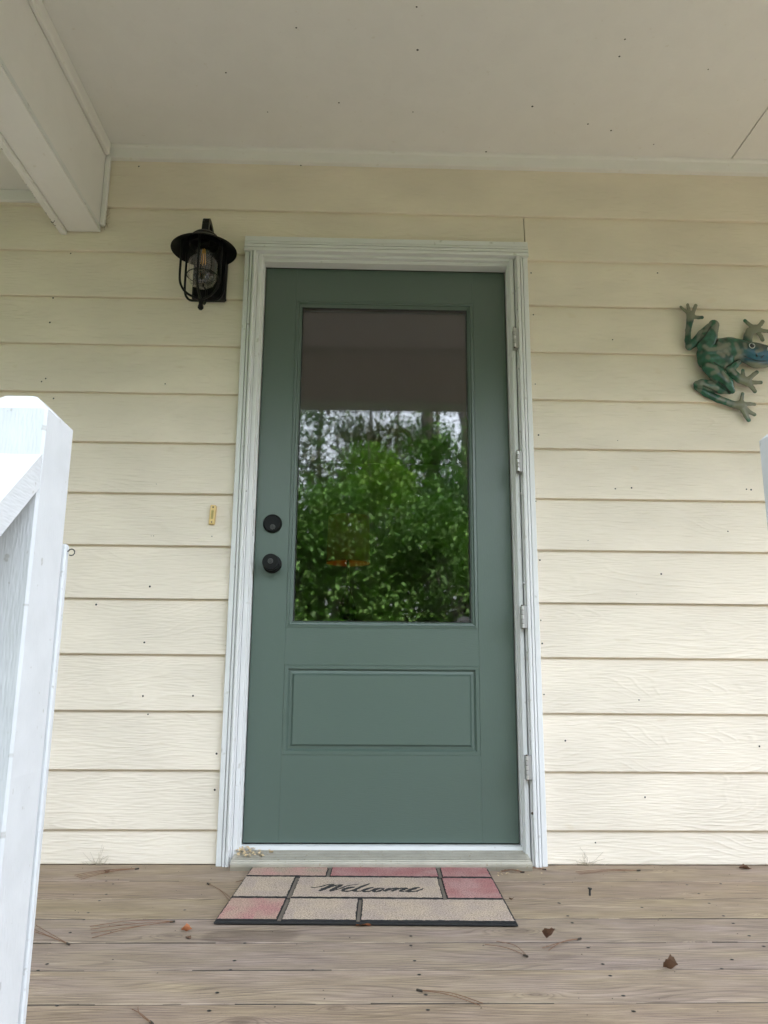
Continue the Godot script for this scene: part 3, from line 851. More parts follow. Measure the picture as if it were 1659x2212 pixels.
func lock_face(parent: Node3D, at: Vector3, turn: Basis):
	var f := Node3D.new()
	f.name = "keyway"
	parent.add_child(f)
	f.position = at
	part("collar", lathe([Vector2(0.0092, -0.001), Vector2(0.0092, 0.0008), Vector2(0.0082, 0.0010), Vector2(0.0078, 0.0), Vector2(0.0, 0.0)], 28, Transform3D(turn, Vector3.ZERO)), M.keyway, f)
	part("slot", box(Vector3(-0.001, -0.0045, 0.0), Vector3(0.001, 0.0045, 0.0012), 0.0003, 1), M.ink, f)

# ------------------------------------------------------------------ white stair railings
func newel(sx: int, root: Node3D, coat: Material):
	var xi = sx * 0.4515
	var xo = sx * 0.5405
	var z0 := 1.608
	var z1 := 1.697
	var s := Shape.new()
	var lo = Vector3(minf(xi, xo), -0.30, z0)
	var hi = Vector3(maxf(xi, xo), 0.876, z1)
	var r := 0.003
	var levels := [[lo.y, 0.0], [hi.y, 0.0], [hi.y + 0.024, 0.025]]
	var rings_ := []
	for l in levels:
		var i = l[1]
		var c := []
		for q in [[0, 0], [1, 0], [1, 1], [0, 1]]:
			for e in ([[0, 1], [1, 0]] if q[0] == q[1] else [[1, 0], [0, 1]]):
				c.append(Vector3((lo.x + i if q[0] == 0 else hi.x - i) + (1 - 2 * q[0]) * r * e[0], l[0], (z0 + i if q[1] == 0 else z1 - i) + (1 - 2 * q[1]) * r * e[1]))
		rings_.append(c)
	for l in 2:
		for k in 8:
			var j = (k + 1) % 8
			var p := [rings_[l][k], rings_[l][j], rings_[l + 1][j], rings_[l + 1][k]]
			var u := []
			for q in p: u.append(Vector2(q.y, q.x + q.z))
			s.quad(p[0], p[1], p[2], p[3], u[0], u[1], u[2], u[3])
	var c0 = s.vert((lo + hi) / 2.0 * Vector3(1, 0, 1) + Vector3(0, hi.y + 0.0242, 0), Vector2(0.3, 0.3))
	for k in 8: s.vert(rings_[2][k], Vector2(rings_[2][k].x, rings_[2][k].z))
	for k in 8: s.tri(c0, c0 + 1 + k, c0 + 1 + (k + 1) % 8)
	part("newel_post", s, coat, root)
func build_railings():
	for sx in [-1, 1]:
		var label = "white chamfered newel post with sloping handrail and cup hook beside the steps" if sx < 0 else "white newel post with chamfered top standing below the metal frog"
		var root := thing("stair_railing", label, "railing", Vector3.ZERO, "stair railings")
		var coat = M.post
		newel(sx, root, coat)
		# handrail down the steps, a board laid flat
		var k := 0.864
		var za := 1.6985
		var zb := 3.02
		var rail := Shape.new()
		var x0 = sx * 0.496 - 0.0455
		var x1 = sx * 0.496 + 0.0455
		var y0 := 0.820
		sweep_x([Vector2(za, y0 - 0.042), Vector2(za, y0 - 0.003), Vector2(za + 0.003, y0 - 0.0022), Vector2(zb, y0 - k * (zb - za)), Vector2(zb, y0 - 0.042 - k * (zb - za)), Vector2(za, y0 - 0.042)], x0, x1, Vector2(0.2, 0.6), rail)
		part("handrail", rail, coat, root)
		var low := Shape.new()
		sweep_x([Vector2(za, 0.16), Vector2(za, 0.20), Vector2(zb, 0.20 - k * (zb - za)), Vector2(zb, 0.16 - k * (zb - za)), Vector2(za, 0.16)], sx * 0.496 - 0.02, sx * 0.496 + 0.02, Vector2.ZERO, low)
		part("bottom_rail", low, coat, root)
		for i in 8:
			var z = 1.84 + 0.13 * i
			var t = y0 - 0.046 - k * (z + 0.018 - za)
			part("baluster", box(Vector3(sx * 0.496 - 0.018, 0.16 - k * (z - za), z - 0.018), Vector3(sx * 0.496 + 0.018, t, z + 0.018), 0.003, 1), coat, root)
		part("lower_post", box(Vector3(sx * 0.496 - 0.0445, -0.815, 3.021), Vector3(sx * 0.496 + 0.0445, -0.20, 3.11), 0.004, 1), coat, root)
		# board screwed to the back of the post, under the deck rail
		part("back_board", box(Vector3(-0.536 if sx < 0 else 0.462, -0.03, 1.594), Vector3(-0.4485 if sx < 0 else 0.536, 0.728, 1.606), 0.002, 1), coat, root)
		var hook := Shape.new()
		hook.smooth = true
		if sx < 0:
			var c = Vector3(-0.4485, 0.718, 1.600)
			var pts := [c + Vector3(-0.004, 0, 0)]
			for a in 9: pts.append(c + Vector3(0.0050 - 0.0042 * cos(0.35 + a * 0.62), 0.0042 * sin(0.35 + a * 0.62), 0))
			tube(pts, 0.0008, 6, hook)
			part("cup_hook", hook, M.dark_metal, root)
		# deck railing that runs from the post along the porch front, out of the frame
		var xa = sx * 0.5415
		var xb = sx * 2.94
		part("deck_rail", box(Vector3(minf(xa, xb), 0.80, 1.60), Vector3(maxf(xa, xb), 0.838, 1.69), 0.003, 0), coat, root)
		part("deck_rail", box(Vector3(minf(xa, xb), 0.09, 1.63), Vector3(maxf(xa, xb), 0.13, 1.67), 0.003, 0), coat, root)
		for i in 16:
			var x = sx * (0.66 + 0.145 * i)
			part("baluster", box(Vector3(x - 0.018, 0.1305, 1.632), Vector3(x + 0.018, 0.7995, 1.668), 0.003, 1), coat, root)

# ------------------------------------------------------------------ trees and shrubs in front of the porch
var leaf_mesh: ArrayMesh
func make_leaf():
	var s := Shape.new()
	var p := [Vector3(0, 0, 0), Vector3(0.26, 0.03, 0.32), Vector3(0.2, 0.02, 0.7), Vector3(0, -0.06, 1.0), Vector3(-0.2, 0.02, 0.7), Vector3(-0.26, 0.03, 0.32), Vector3(0, -0.03, 0.5)]
	for q in p: s.vert(q, Vector2(q.x, q.z))
	for k in 6: s.tri(6, k, (k + 1) % 6)
	leaf_mesh = s.mesh()
func leaves(parent: Node3D, clumps: Array, per: int, size: float, tint: Array, r: RandomNumberGenerator):
	var count = clumps.size() * per
	var buf := PackedFloat32Array()
	buf.resize(count * 16)
	var o := 0
	for c in clumps:
		var at: Vector3 = c[0]
		var spread: float = c[1]
		var tone = tint[0].lerp(tint[1], r.randf()) * r.randf_range(0.65, 1.25)
		for k in per:
			var off = Vector3(r.randfn(), r.randfn() * 0.62, r.randfn()) * spread * 0.5
			var yaw = r.randf() * TAU
			var pitch = r.randf_range(-0.2, 0.95)
			var b = Basis(Vector3.UP, yaw) * Basis(Vector3.RIGHT, pitch) * Basis(Vector3.FORWARD, r.randf_range(-0.5, 0.5))
			var sc = size * r.randf_range(0.6, 1.25)
			var p = at + off
			var g = r.randf_range(0.7, 1.3)
			buf[o] = b.x.x * sc; buf[o + 1] = b.y.x * sc; buf[o + 2] = b.z.x * sc; buf[o + 3] = p.x
			buf[o + 4] = b.x.y * sc; buf[o + 5] = b.y.y * sc; buf[o + 6] = b.z.y * sc; buf[o + 7] = p.y
			buf[o + 8] = b.x.z * sc; buf[o + 9] = b.y.z * sc; buf[o + 10] = b.z.z * sc; buf[o + 11] = p.z
			buf[o + 12] = tone.r * g; buf[o + 13] = tone.g * g; buf[o + 14] = tone.b * g; buf[o + 15] = 1.0
			o += 16
	var mm := MultiMesh.new()
	mm.transform_format = MultiMesh.TRANSFORM_3D
	mm.use_colors = true
	mm.mesh = leaf_mesh
	mm.instance_count = count
	mm.buffer = buf
	var mi := MultiMeshInstance3D.new()
	mi.name = "crown"
	mi.multimesh = mm
	mi.material_override = M.leaf
	mi.set_meta("kind", "stuff")
	parent.add_child(mi)
# base, height, trunk radius, list of crown ellipsoids [centre, radii] in the tree's own axes
func tree(called: String, label: String, category: String, base: Vector3, h: float, rad: float, blobs: Array, n_clumps: int, per: int, size: float, spread: float, tint: Array, seed_: int, group: String, lean := Vector3.ZERO, stems := 1):
	var r := RandomNumberGenerator.new()
	r.seed = seed_
	var t := thing(called, label, category, base, group)
	var clumps := []
	for k in n_clumps:
		var b = blobs[r.randi() % blobs.size()]
		var dir = Vector3(r.randfn(), r.randfn(), r.randfn()).normalized()
		clumps.append([b[0] + dir * b[1] * pow(r.randf(), 0.42), spread * r.randf_range(0.6, 1.3)])
	for s in stems:
		var wood := Shape.new()
		wood.smooth = true
		var foot = Vector3.ZERO if stems == 1 else Vector3(r.randf_range(-0.3, 0.3), 0, r.randf_range(-0.3, 0.3))
		var top = Vector3(lean.x, h, lean.z) + (Vector3.ZERO if stems == 1 else Vector3(r.randf_range(-0.8, 0.8), r.randf_range(-0.25, 0.1) * h, r.randf_range(-0.7, 0.7)))
		var axis := []
		var radii := []
		for i in 9:
			var f = i / 8.0
			axis.append(foot.lerp(top, f) + Vector3(r.randf_range(-1, 1), 0, r.randf_range(-1, 1)) * rad * 0.7 * sin(f * PI) + Vector3(0, -0.12 if i == 0 else 0.0, 0))
			radii.append(rad * lerpf(1.15, 0.22, f))
		tube(axis, radii, 9, wood)
		part("trunk", wood, M.bark, t)
		var limbs := Shape.new()
		limbs.smooth = true
		for k in clumps.size():
			if k % stems != s or (k / stems) % 5 != 0: continue
			var c: Vector3 = clumps[k][0]
			var f = clampf((c.y / h) * r.randf_range(0.6, 0.95) - 0.03, 0.12, 0.97)
			var a = axis[int(f * 8)]
			var m = a.lerp(c, 0.55) + Vector3(r.randf_range(-1, 1), r.randf_range(-0.2, 0.7), r.randf_range(-1, 1)) * a.distance_to(c) * 0.13
			var r0 = minf(radii[int(f * 8)] * 0.4, 0.008 + 0.008 * a.distance_to(c))
			tube([a, m, c], [r0, r0 * 0.55, r0 * 0.15], 5, limbs)
		part("limbs", limbs, M.bark, t).set_meta("kind", "stuff")
	leaves(t, clumps, per, size, tint, r)
	return t
func build_wood():
	make_leaf()
	var gy := -0.82
	var mid := [Color(0.06, 0.14, 0.028), Color(0.13, 0.25, 0.05)]
	var deep := [Color(0.045, 0.11, 0.03), Color(0.09, 0.18, 0.045)]
	var lime := [Color(0.11, 0.22, 0.03), Color(0.18, 0.30, 0.045)]
	var far := [Color(0.08, 0.14, 0.05), Color(0.13, 0.19, 0.065)]
	# low leafy shrubs nearest to the steps
	var spots := [[700, 1330, 4.6, 0.9], [905, 1345, 5.0, 0.8], [1005, 1300, 4.8, 0.9]]
	for i in 3:
		var p = in_glass(spots[i][0], spots[i][1], spots[i][2])
		var hh = p.y - gy
		tree("leafy_shrub", ["broad drooping shrub in front of the porch, leftmost seen from the door", "small low shrub between two taller shrubs facing the porch", "rounded shrub below the two bare trunks facing the porch"][i], "shrub", Vector3(p.x, gy, p.z), hh * 0.95, 0.018, [[Vector3(0, hh * 0.72, 0), Vector3(0.75, 0.42, 0.55)], [Vector3(0.1, hh * 0.4, 0.1), Vector3(0.8, 0.5, 0.6)]], 75, 44, 0.075, 0.34, mid, 100 + i, "shrubs facing the porch", Vector3.ZERO, 4)
	# young trees that fill the glass
	var young := [[690, 1020, 7.6, 1.35, 0], [800, 955, 8.6, 1.05, 2], [915, 1060, 7.4, 1.1, 0], [1000, 1010, 9.2, 1.2, 1], [590, 1080, 8.8, 1.5, 1], [1110, 1090, 8.2, 1.4, 0]]
	var young_labels := ["young broadleaf tree with a spreading crown before the porch", "slender sapling with a bright yellow-green top before the porch", "bushy young tree with low dense leaves before the bare trunks", "dark green young tree close behind the bushy one", "dense dark sapling at the left edge of the thicket", "wide mid green young tree at the right edge of the thicket"]
	for i in young.size():
		var y = young[i]
		var p = in_glass(y[0], y[1], y[2])
		var hh = p.y - gy
		var w = y[3]
		tree("young_tree", young_labels[i], "tree", Vector3(p.x, gy, p.z), hh * 0.97, 0.035, [[Vector3(0, hh - 0.65, 0), Vector3(0.55 * w, 0.6, 0.55 * w)], [Vector3(0, hh * 0.66, 0), Vector3(1.0 * w, 0.75, 0.9 * w)], [Vector3(0.1, hh * 0.42, 0), Vector3(1.1 * w, 0.7, 0.95 * w)]], 200, 66, 0.076, 0.35, [mid, deep, lime][y[4]], 200 + i, "young trees before the porch", Vector3.ZERO, 2)
	# two tall trunks at the right of the reflection, and other forest trees further off
	var p1 = in_glass(934, 950, 13.0)
	tree("tall_tree", "tall tree with a thick bare grey trunk behind the young trees", "tree", Vector3(p1.x + 0.12, gy, p1.z), 18.0, 0.17, [[Vector3(0, 13.5, 0), Vector3(2.6, 2.2, 2.4)], [Vector3(-0.6, 16, 0), Vector3(2.0, 1.6, 2.0)], [Vector3(-0.1, 5.6, -0.2), Vector3(0.5, 1.3, 0.4)]], 190, 40, 0.13, 0.75, mid, 301, "forest trees", Vector3(-0.35, 0, 0))
	var p2 = in_glass(990, 950, 16.0)
	tree("tall_tree", "tall thin forked tree next to the thick bare trunk", "tree", Vector3(p2.x, gy, p2.z), 19.0, 0.13, [[Vector3(0.8, 16, 0), Vector3(2.0, 2.0, 2.0)], [Vector3(0.9, 7.0, 0.5), Vector3(0.7, 1.6, 0.7)]], 110, 40, 0.12, 0.6, far, 302, "forest trees", Vector3(0.3, 0, 0))
	var back := [[690, 21.0, 11.0, 2.6, 0.55], [800, 17.0, 8.6, 2.4, 0.8], [860, 24.0, 12.0, 2.8, 0.9], [560, 18.0, 10.0, 3.0, 0.8], [1090, 22.0, 9.0, 2.6, 0.6]]
	var back_labels := ["tall pale green forest tree with sky showing through its crown", "spreading brownish forest tree with crooked branches", "large dark forest tree behind the crooked branches", "broad forest tree at the left end of the far row", "light green forest tree at the right end of the far row"]
	for i in back.size():
		var b = back[i]
		var p = in_glass(b[0], 1000, b[1])
		var w = b[3]
		tree("forest_tree", back_labels[i], "tree", Vector3(p.x, gy, p.z), b[2], 0.16, [[Vector3(0, b[2] * 0.82, 0), Vector3(w * 0.8, b[2] * 0.17, w * 0.8)], [Vector3(0, b[2] * 0.6, 0), Vector3(w, b[2] * 0.2, w)], [Vector3(0, b[2] * 0.36, 0), Vector3(w * 0.9, b[2] * 0.18, w * 0.9)]], int(130 * b[4]) + 60, 60, 0.14, 0.62, [far, [Color(0.09, 0.085, 0.04), Color(0.11, 0.12, 0.045)], deep, mid, lime][i], 400 + i, "forest trees")
	# the rest of the edge of the wood, round the front of the house
	var side := [[-9.0, 9.0, 9.5], [-13.0, 15.0, 12.0], [-7.0, 19.0, 12.5], [9.5, 17.0, 7.0], [14.0, 21.0, 9.0], [5.5, 26.0, 12.0], [-15.0, 4.0, 11.0], [17.0, 10.0, 8.0]]
	var side_labels := ["leafy tree left of the thicket, nearest the house", "tall leafy tree at the left behind a shorter one", "high forest tree closing the gap left of the thicket", "open leafy tree right of the thicket", "far leafy tree at the right of the clearing", "high far tree seen past the tall bare trunks", "big leafy tree off the left end of the porch", "low leafy tree off the right end of the porch"]
	for i in side.size():
		var q = side[i]
		var w = 2.6
		tree("forest_tree", side_labels[i], "tree", Vector3(q[0], gy, q[1]), q[2], 0.17, [[Vector3(0, q[2] * 0.8, 0), Vector3(w * 0.8, q[2] * 0.17, w * 0.8)], [Vector3(0, q[2] * 0.55, 0), Vector3(w * 1.1, q[2] * 0.2, w * 1.1)], [Vector3(0, q[2] * 0.3, 0), Vector3(w, q[2] * 0.16, w)]], 150, 36, 0.15, 0.8, [mid, deep, far][i % 3], 500 + i, "forest trees")
	var left := [[-6.2, 3.4, 9.0], [-7.0, 6.4, 10.0], [-4.9, 9.6, 9.5], [-8.5, 0.8, 9.5]]  # unseen dense trees, added to hold back skylight from the left
	var left_labels := ["unseen thick tree added to block light beside the left end of the porch", "unseen tall tree added to block light behind the one beside the porch end", "unseen tree added to block light between the porch end and the thicket", "unseen tree added to block light beside the left corner of the house"]
	for i in left.size():
		var q = left[i]
		tree("added_shade_tree", left_labels[i], "tree", Vector3(q[0], gy, q[1]), q[2], 0.15, [[Vector3(0, q[2] * 0.8, 0), Vector3(1.9, q[2] * 0.18, 1.9)], [Vector3(0, q[2] * 0.52, 0), Vector3(2.3, q[2] * 0.22, 2.3)], [Vector3(0, q[2] * 0.26, 0), Vector3(2.0, q[2] * 0.16, 2.0)]], 190, 40, 0.17, 0.8, deep, 600 + i, "unseen trees added to block light from the left")
	far_wood()

# the unbroken wood behind, too far off to tell its trees apart
func far_wood():
	var r := RandomNumberGenerator.new()
	r.seed = 900
	var t := Node3D.new()
	t.name = "far_wood"
	add_child(t)
	tag(t, "dark green mass of far-off wood closing the view beyond the trees", "wood")
	t.set_meta("kind", "stuff")
	var clumps := []
	for k in 2600:
		var a = lerpf(-1.7, 1.7, r.randf())
		var d = r.randf_range(27, 33)
		clumps.append([Vector3(d * sin(a), -0.6 + pow(r.randf(), 0.8) * (8.6 + 1.0 * sin(a * 9.0) + 0.8 * sin(a * 23.0 + 1.0)), d * cos(a)), 1.5])
	leaves(t, clumps, 30, 0.42, [Color(0.035, 0.075, 0.025), Color(0.08, 0.14, 0.04)], r)

# ------------------------------------------------------------------ wall lantern
func build_lantern():
	var l := thing("wall_lantern", "black coach lantern with dished cap, wire cage and clear glass jar", "wall lantern", Vector3(-0.6345, 1.90, 0.0))
	part("back_plate", box(Vector3(-0.057, -0.029, -0.006), Vector3(0.063, 0.185, 0.022), 0.006, 1), M.black, l)
	var ax := Vector3(0, 0, 0.12)
	# neck that rises from the plate, over the cap, and drops on its crown
	var arm := Shape.new()
	var path := curve([Vector3(0.003, 0.16, 0.015), Vector3(0.002, 0.205, 0.030), Vector3(0, 0.228, 0.065), Vector3(0, 0.224, 0.105), Vector3(0, 0.165, 0.12)], 5)
	for i in path.size() - 1:
		var a = path[i]
		var b = path[i + 1]
		var d = (b - a).normalized()
		var up = Vector3.RIGHT.cross(d)
		var w := 0.0115
		var hh := 0.009
		var ra := []
		var rb := []
		for q in [[-1, -1], [1, -1], [1, 1], [-1, 1]]:
			ra.append(a + Vector3(w * q[0], 0, 0) + up * hh * q[1])
			rb.append(b + Vector3(w * q[0], 0, 0) + up * hh * q[1])
		for k in 4: arm.quad(ra[k], ra[(k + 1) % 4], rb[(k + 1) % 4], rb[k])
	part("arm", arm, M.black, l)
	var fr := Transform3D(Basis(), ax)
	part("cap", lathe([Vector2(0.0, 0.171), Vector2(0.020, 0.169), Vector2(0.036, 0.163), Vector2(0.046, 0.153), Vector2(0.048, 0.147), Vector2(0.058, 0.138), Vector2(0.084, 0.119), Vector2(0.1105, 0.1035), Vector2(0.112, 0.102), Vector2(0.1105, 0.1005), Vector2(0.084, 0.115), Vector2(0.058, 0.133), Vector2(0.044, 0.140), Vector2(0.0, 0.140)], 56, fr), M.black, l)
	var jar = part("glass_jar", lathe([Vector2(0.040, 0.139), Vector2(0.0485, 0.118), Vector2(0.0495, 0.09), Vector2(0.0495, 0.012), Vector2(0.0465, -0.008), Vector2(0.038, -0.024), Vector2(0.022, -0.033), Vector2(0.0, -0.036), Vector2(0.0, -0.032), Vector2(0.021, -0.029), Vector2(0.036, -0.021), Vector2(0.044, -0.006), Vector2(0.0468, 0.012), Vector2(0.0468, 0.09), Vector2(0.045, 0.118)], 40, fr), M.jar, l)
	part("jar_collar", lathe([Vector2(0.052, 0.139), Vector2(0.052, 0.119), Vector2(0.050, 0.119), Vector2(0.050, 0.139)], 40, fr), M.black, l)
	# six cage bars, gathered under the jar
	for k in 6:
		var w = TAU * k / 6.0
		var o = Vector3(sin(w), 0, cos(w))
		var pts := curve([ax + o * 0.078 + Vector3(0, 0.120, 0), ax + o * 0.078 + Vector3(0, 0.05, 0), ax + o * 0.0775 + Vector3(0, -0.02, 0), ax + o * 0.070 + Vector3(0, -0.050, 0), ax + o * 0.050 + Vector3(0, -0.071, 0), ax + o * 0.018 + Vector3(0, -0.0795, 0), ax + o * 0.004 + Vector3(0, -0.081, 0)], 5)
		part("cage_bar", tube(pts, 0.0040, 10), M.black, l)
	var hoop := []
	for k in 41: hoop.append(ax + Vector3(0.0525 * sin(TAU * k / 40.0), 0.006, 0.0525 * cos(TAU * k / 40.0)))
	part("cage_ring", tube(hoop, 0.0018, 7), M.black, l)
	part("finial", lathe([Vector2(0.0, -0.070), Vector2(0.011, -0.073), Vector2(0.013, -0.083), Vector2(0.008, -0.089), Vector2(0.0068, -0.097), Vector2(0.0095, -0.106), Vector2(0.0098, -0.112), Vector2(0.005, -0.118), Vector2(0.0, -0.119)], 20, fr), M.black, l)
	var bulb = part("bulb", lathe([Vector2(0.013, 0.135), Vector2(0.013, 0.112), Vector2(0.022, 0.095), Vector2(0.0275, 0.07), Vector2(0.0255, 0.045), Vector2(0.016, 0.028), Vector2(0.0, 0.023)], 28, fr), M.jar, l)
	part("filament", filament(ax), M.filament, bulb)
	part("lamp_socket", lathe([Vector2(0.0, 0.1395), Vector2(0.017, 0.1395), Vector2(0.017, 0.126), Vector2(0.0135, 0.122), Vector2(0.0, 0.122)], 24, fr), M.black, l)
func filament(ax: Vector3) -> Shape:
	var s := Shape.new()
	s.smooth = true
	for k in 4:
		var w = TAU * k / 4.0 + 0.4
		tube([ax + Vector3(0.004 * sin(w), 0.108, 0.004 * cos(w)), ax + Vector3(0.008 * sin(w), 0.05, 0.008 * cos(w))], 0.0012, 6, s)
	return s

func build_doorbell():
	var c = on_wall(459, 1112, 0.01)
	var b := thing("doorbell", "slim brass doorbell plate with push button on the cream siding", "doorbell", Vector3(c.x, c.y, 0.0))
	var turn = Basis(Vector3.FORWARD, 0.05)
	b.basis = turn
	part("plate", box(Vector3(-0.0098, -0.033, -0.006), Vector3(0.0098, 0.033, 0.0135), 0.0022, 1), M.brass, b)
	part("push_button", box(Vector3(-0.0038, -0.0145, 0.0130), Vector3(0.0038, 0.0145, 0.0160), 0.0008, 1), M.brass_dull, b)
	for sy in [-1, 1]:
		part("screw", lathe([Vector2(0.0026, 0.0), Vector2(0.0024, 0.0010), Vector2(0.0, 0.0014)], 14, Transform3D(Basis(Vector3.RIGHT, PI / 2), Vector3(0, sy * 0.0255, 0.0135))), M.dark_metal, b)

# ------------------------------------------------------------------ metal frog
func frog_at(q) -> Vector2:           # from the photograph's crop to the wall
	return Vector2(0.990086 + 2.48620e-4 * q[0] - 2.10746e-5 * q[1], 1.953154 + 4.75417e-6 * q[0] - 2.61763e-4 * q[1])
func frog_piece(called: String, chains: Array, dome: float, lift: float, paint: Callable, parent: Node3D, origin: Vector2):
	# chains of (x, y, radius) circles joined by tapered capsules; a domed sheet fills them
	var cell := 0.0026
	var segs := []
	var lo := Vector2(9, 9)
	var hi := Vector2(-9, -9)
	for ch in chains:
		for i in ch.size():
			var p = frog_at(ch[i]) - origin
			var r = ch[i][2] * 2.55e-4
			lo = lo.min(p - Vector2(r, r)); hi = hi.max(p + Vector2(r, r))
			if i > 0: segs.append([frog_at(ch[i - 1]) - origin, p, ch[i - 1][2] * 2.55e-4, r])
	lo -= Vector2(cell, cell) * 2
	hi += Vector2(cell, cell) * 2
	var nx = int((hi.x - lo.x) / cell) + 2
	var ny = int((hi.y - lo.y) / cell) + 2
	var fld := PackedFloat32Array()
	var big := PackedFloat32Array()
	fld.resize(nx * ny); big.resize(nx * ny)
	for j in ny:
		for i in nx:
			var p = lo + Vector2(i, j) * cell
			var best := 9.0
			var rr := 0.01
			for sg in segs:
				var ab: Vector2 = sg[1] - sg[0]
				var t = clampf((p - sg[0]).dot(ab) / maxf(ab.length_squared(), 1e-9), 0, 1)
				var r = lerpf(sg[2], sg[3], t)
				var d = (p - sg[0] - ab * t).length() - r
				var k := 0.004
				var hmix = clampf(0.5 + 0.5 * (best - d) / k, 0, 1)
				rr = lerpf(rr, r, hmix)
				best = lerpf(best, d, hmix) - k * hmix * (1 - hmix)
			fld[j * nx + i] = best
			big[j * nx + i] = rr
	var s := Shape.new()
	s.smooth = true
	s.tinted = true
	# height of the front over the back, from the distance to the edge
	var height := func(d: float, r: float) -> float:
		var q = clampf(1.0 + d / maxf(r, 0.004), 0.0, 1.0)
		return dome * minf(1.0, r / 0.03) * sqrt(maxf(0.0, 1.0 - q * q)) + lift
	var zs := PackedFloat32Array()
	zs.resize(nx * ny)
	for k in nx * ny: zs[k] = height.call(fld[k], big[k])
	var sheet := 0.0016
	for j in ny - 1:
		for i in nx - 1:
			var id := [j * nx + i, j * nx + i + 1, (j + 1) * nx + i + 1, (j + 1) * nx + i]
			var inside := 0
			for k in id: inside += int(fld[k] < 0)
			if inside == 0: continue
			var poly := []
			var edge := []
			for k in 4:
				var a = id[k]
				var b = id[(k + 1) % 4]
				var pa = lo + Vector2(a % nx, a / nx) * cell
				var pb = lo + Vector2(b % nx, b / nx) * cell
				if fld[a] < 0: poly.append(Vector3(pa.x, pa.y, zs[a]))
				if (fld[a] < 0) != (fld[b] < 0):
					var t = fld[a] / (fld[a] - fld[b])
					var pm = pa.lerp(pb, t)
					poly.append(Vector3(pm.x, pm.y, lift))
					edge.append(Vector3(pm.x, pm.y, lift))
			var i0 = s.v.size()
			for p in poly:
				var gx = clampi(int((p.x - lo.x) / cell + 0.5), 1, nx - 2)
				var gyy = clampi(int((p.y - lo.y) / cell + 0.5), 1, ny - 2)
				var g = Vector3(-(zs[gyy * nx + gx + 1] - zs[gyy * nx + gx - 1]), -(zs[(gyy + 1) * nx + gx] - zs[(gyy - 1) * nx + gx]), 2 * cell).normalized()
				s.vert(p, Vector2(p.x, p.y), g, paint.call(Vector2(p.x, p.y)))
			for k in range(1, poly.size() - 1): s.tri(i0, i0 + k + 1, i0 + k)
			i0 = s.v.size()
			for p in poly: s.vert(p - Vector3(0, 0, sheet), Vector2.ZERO, Vector3(0, 0, -1), Color(0.05, 0.05, 0.05))
			for k in range(1, poly.size() - 1): s.tri(i0, i0 + k, i0 + k + 1)
			if edge.size() == 2:
				var nn = (edge[1] - edge[0]).cross(Vector3(0, 0, 1)).normalized()
				i0 = s.v.size()
				for p in [edge[0], edge[1], edge[1] - Vector3(0, 0, sheet), edge[0] - Vector3(0, 0, sheet)]: s.vert(p, Vector2.ZERO, nn, Color(0.012, 0.03, 0.022))
				s.tri(i0, i0 + 1, i0 + 2); s.tri(i0, i0 + 2, i0 + 3)
	return part(called, s, M.frog, parent)
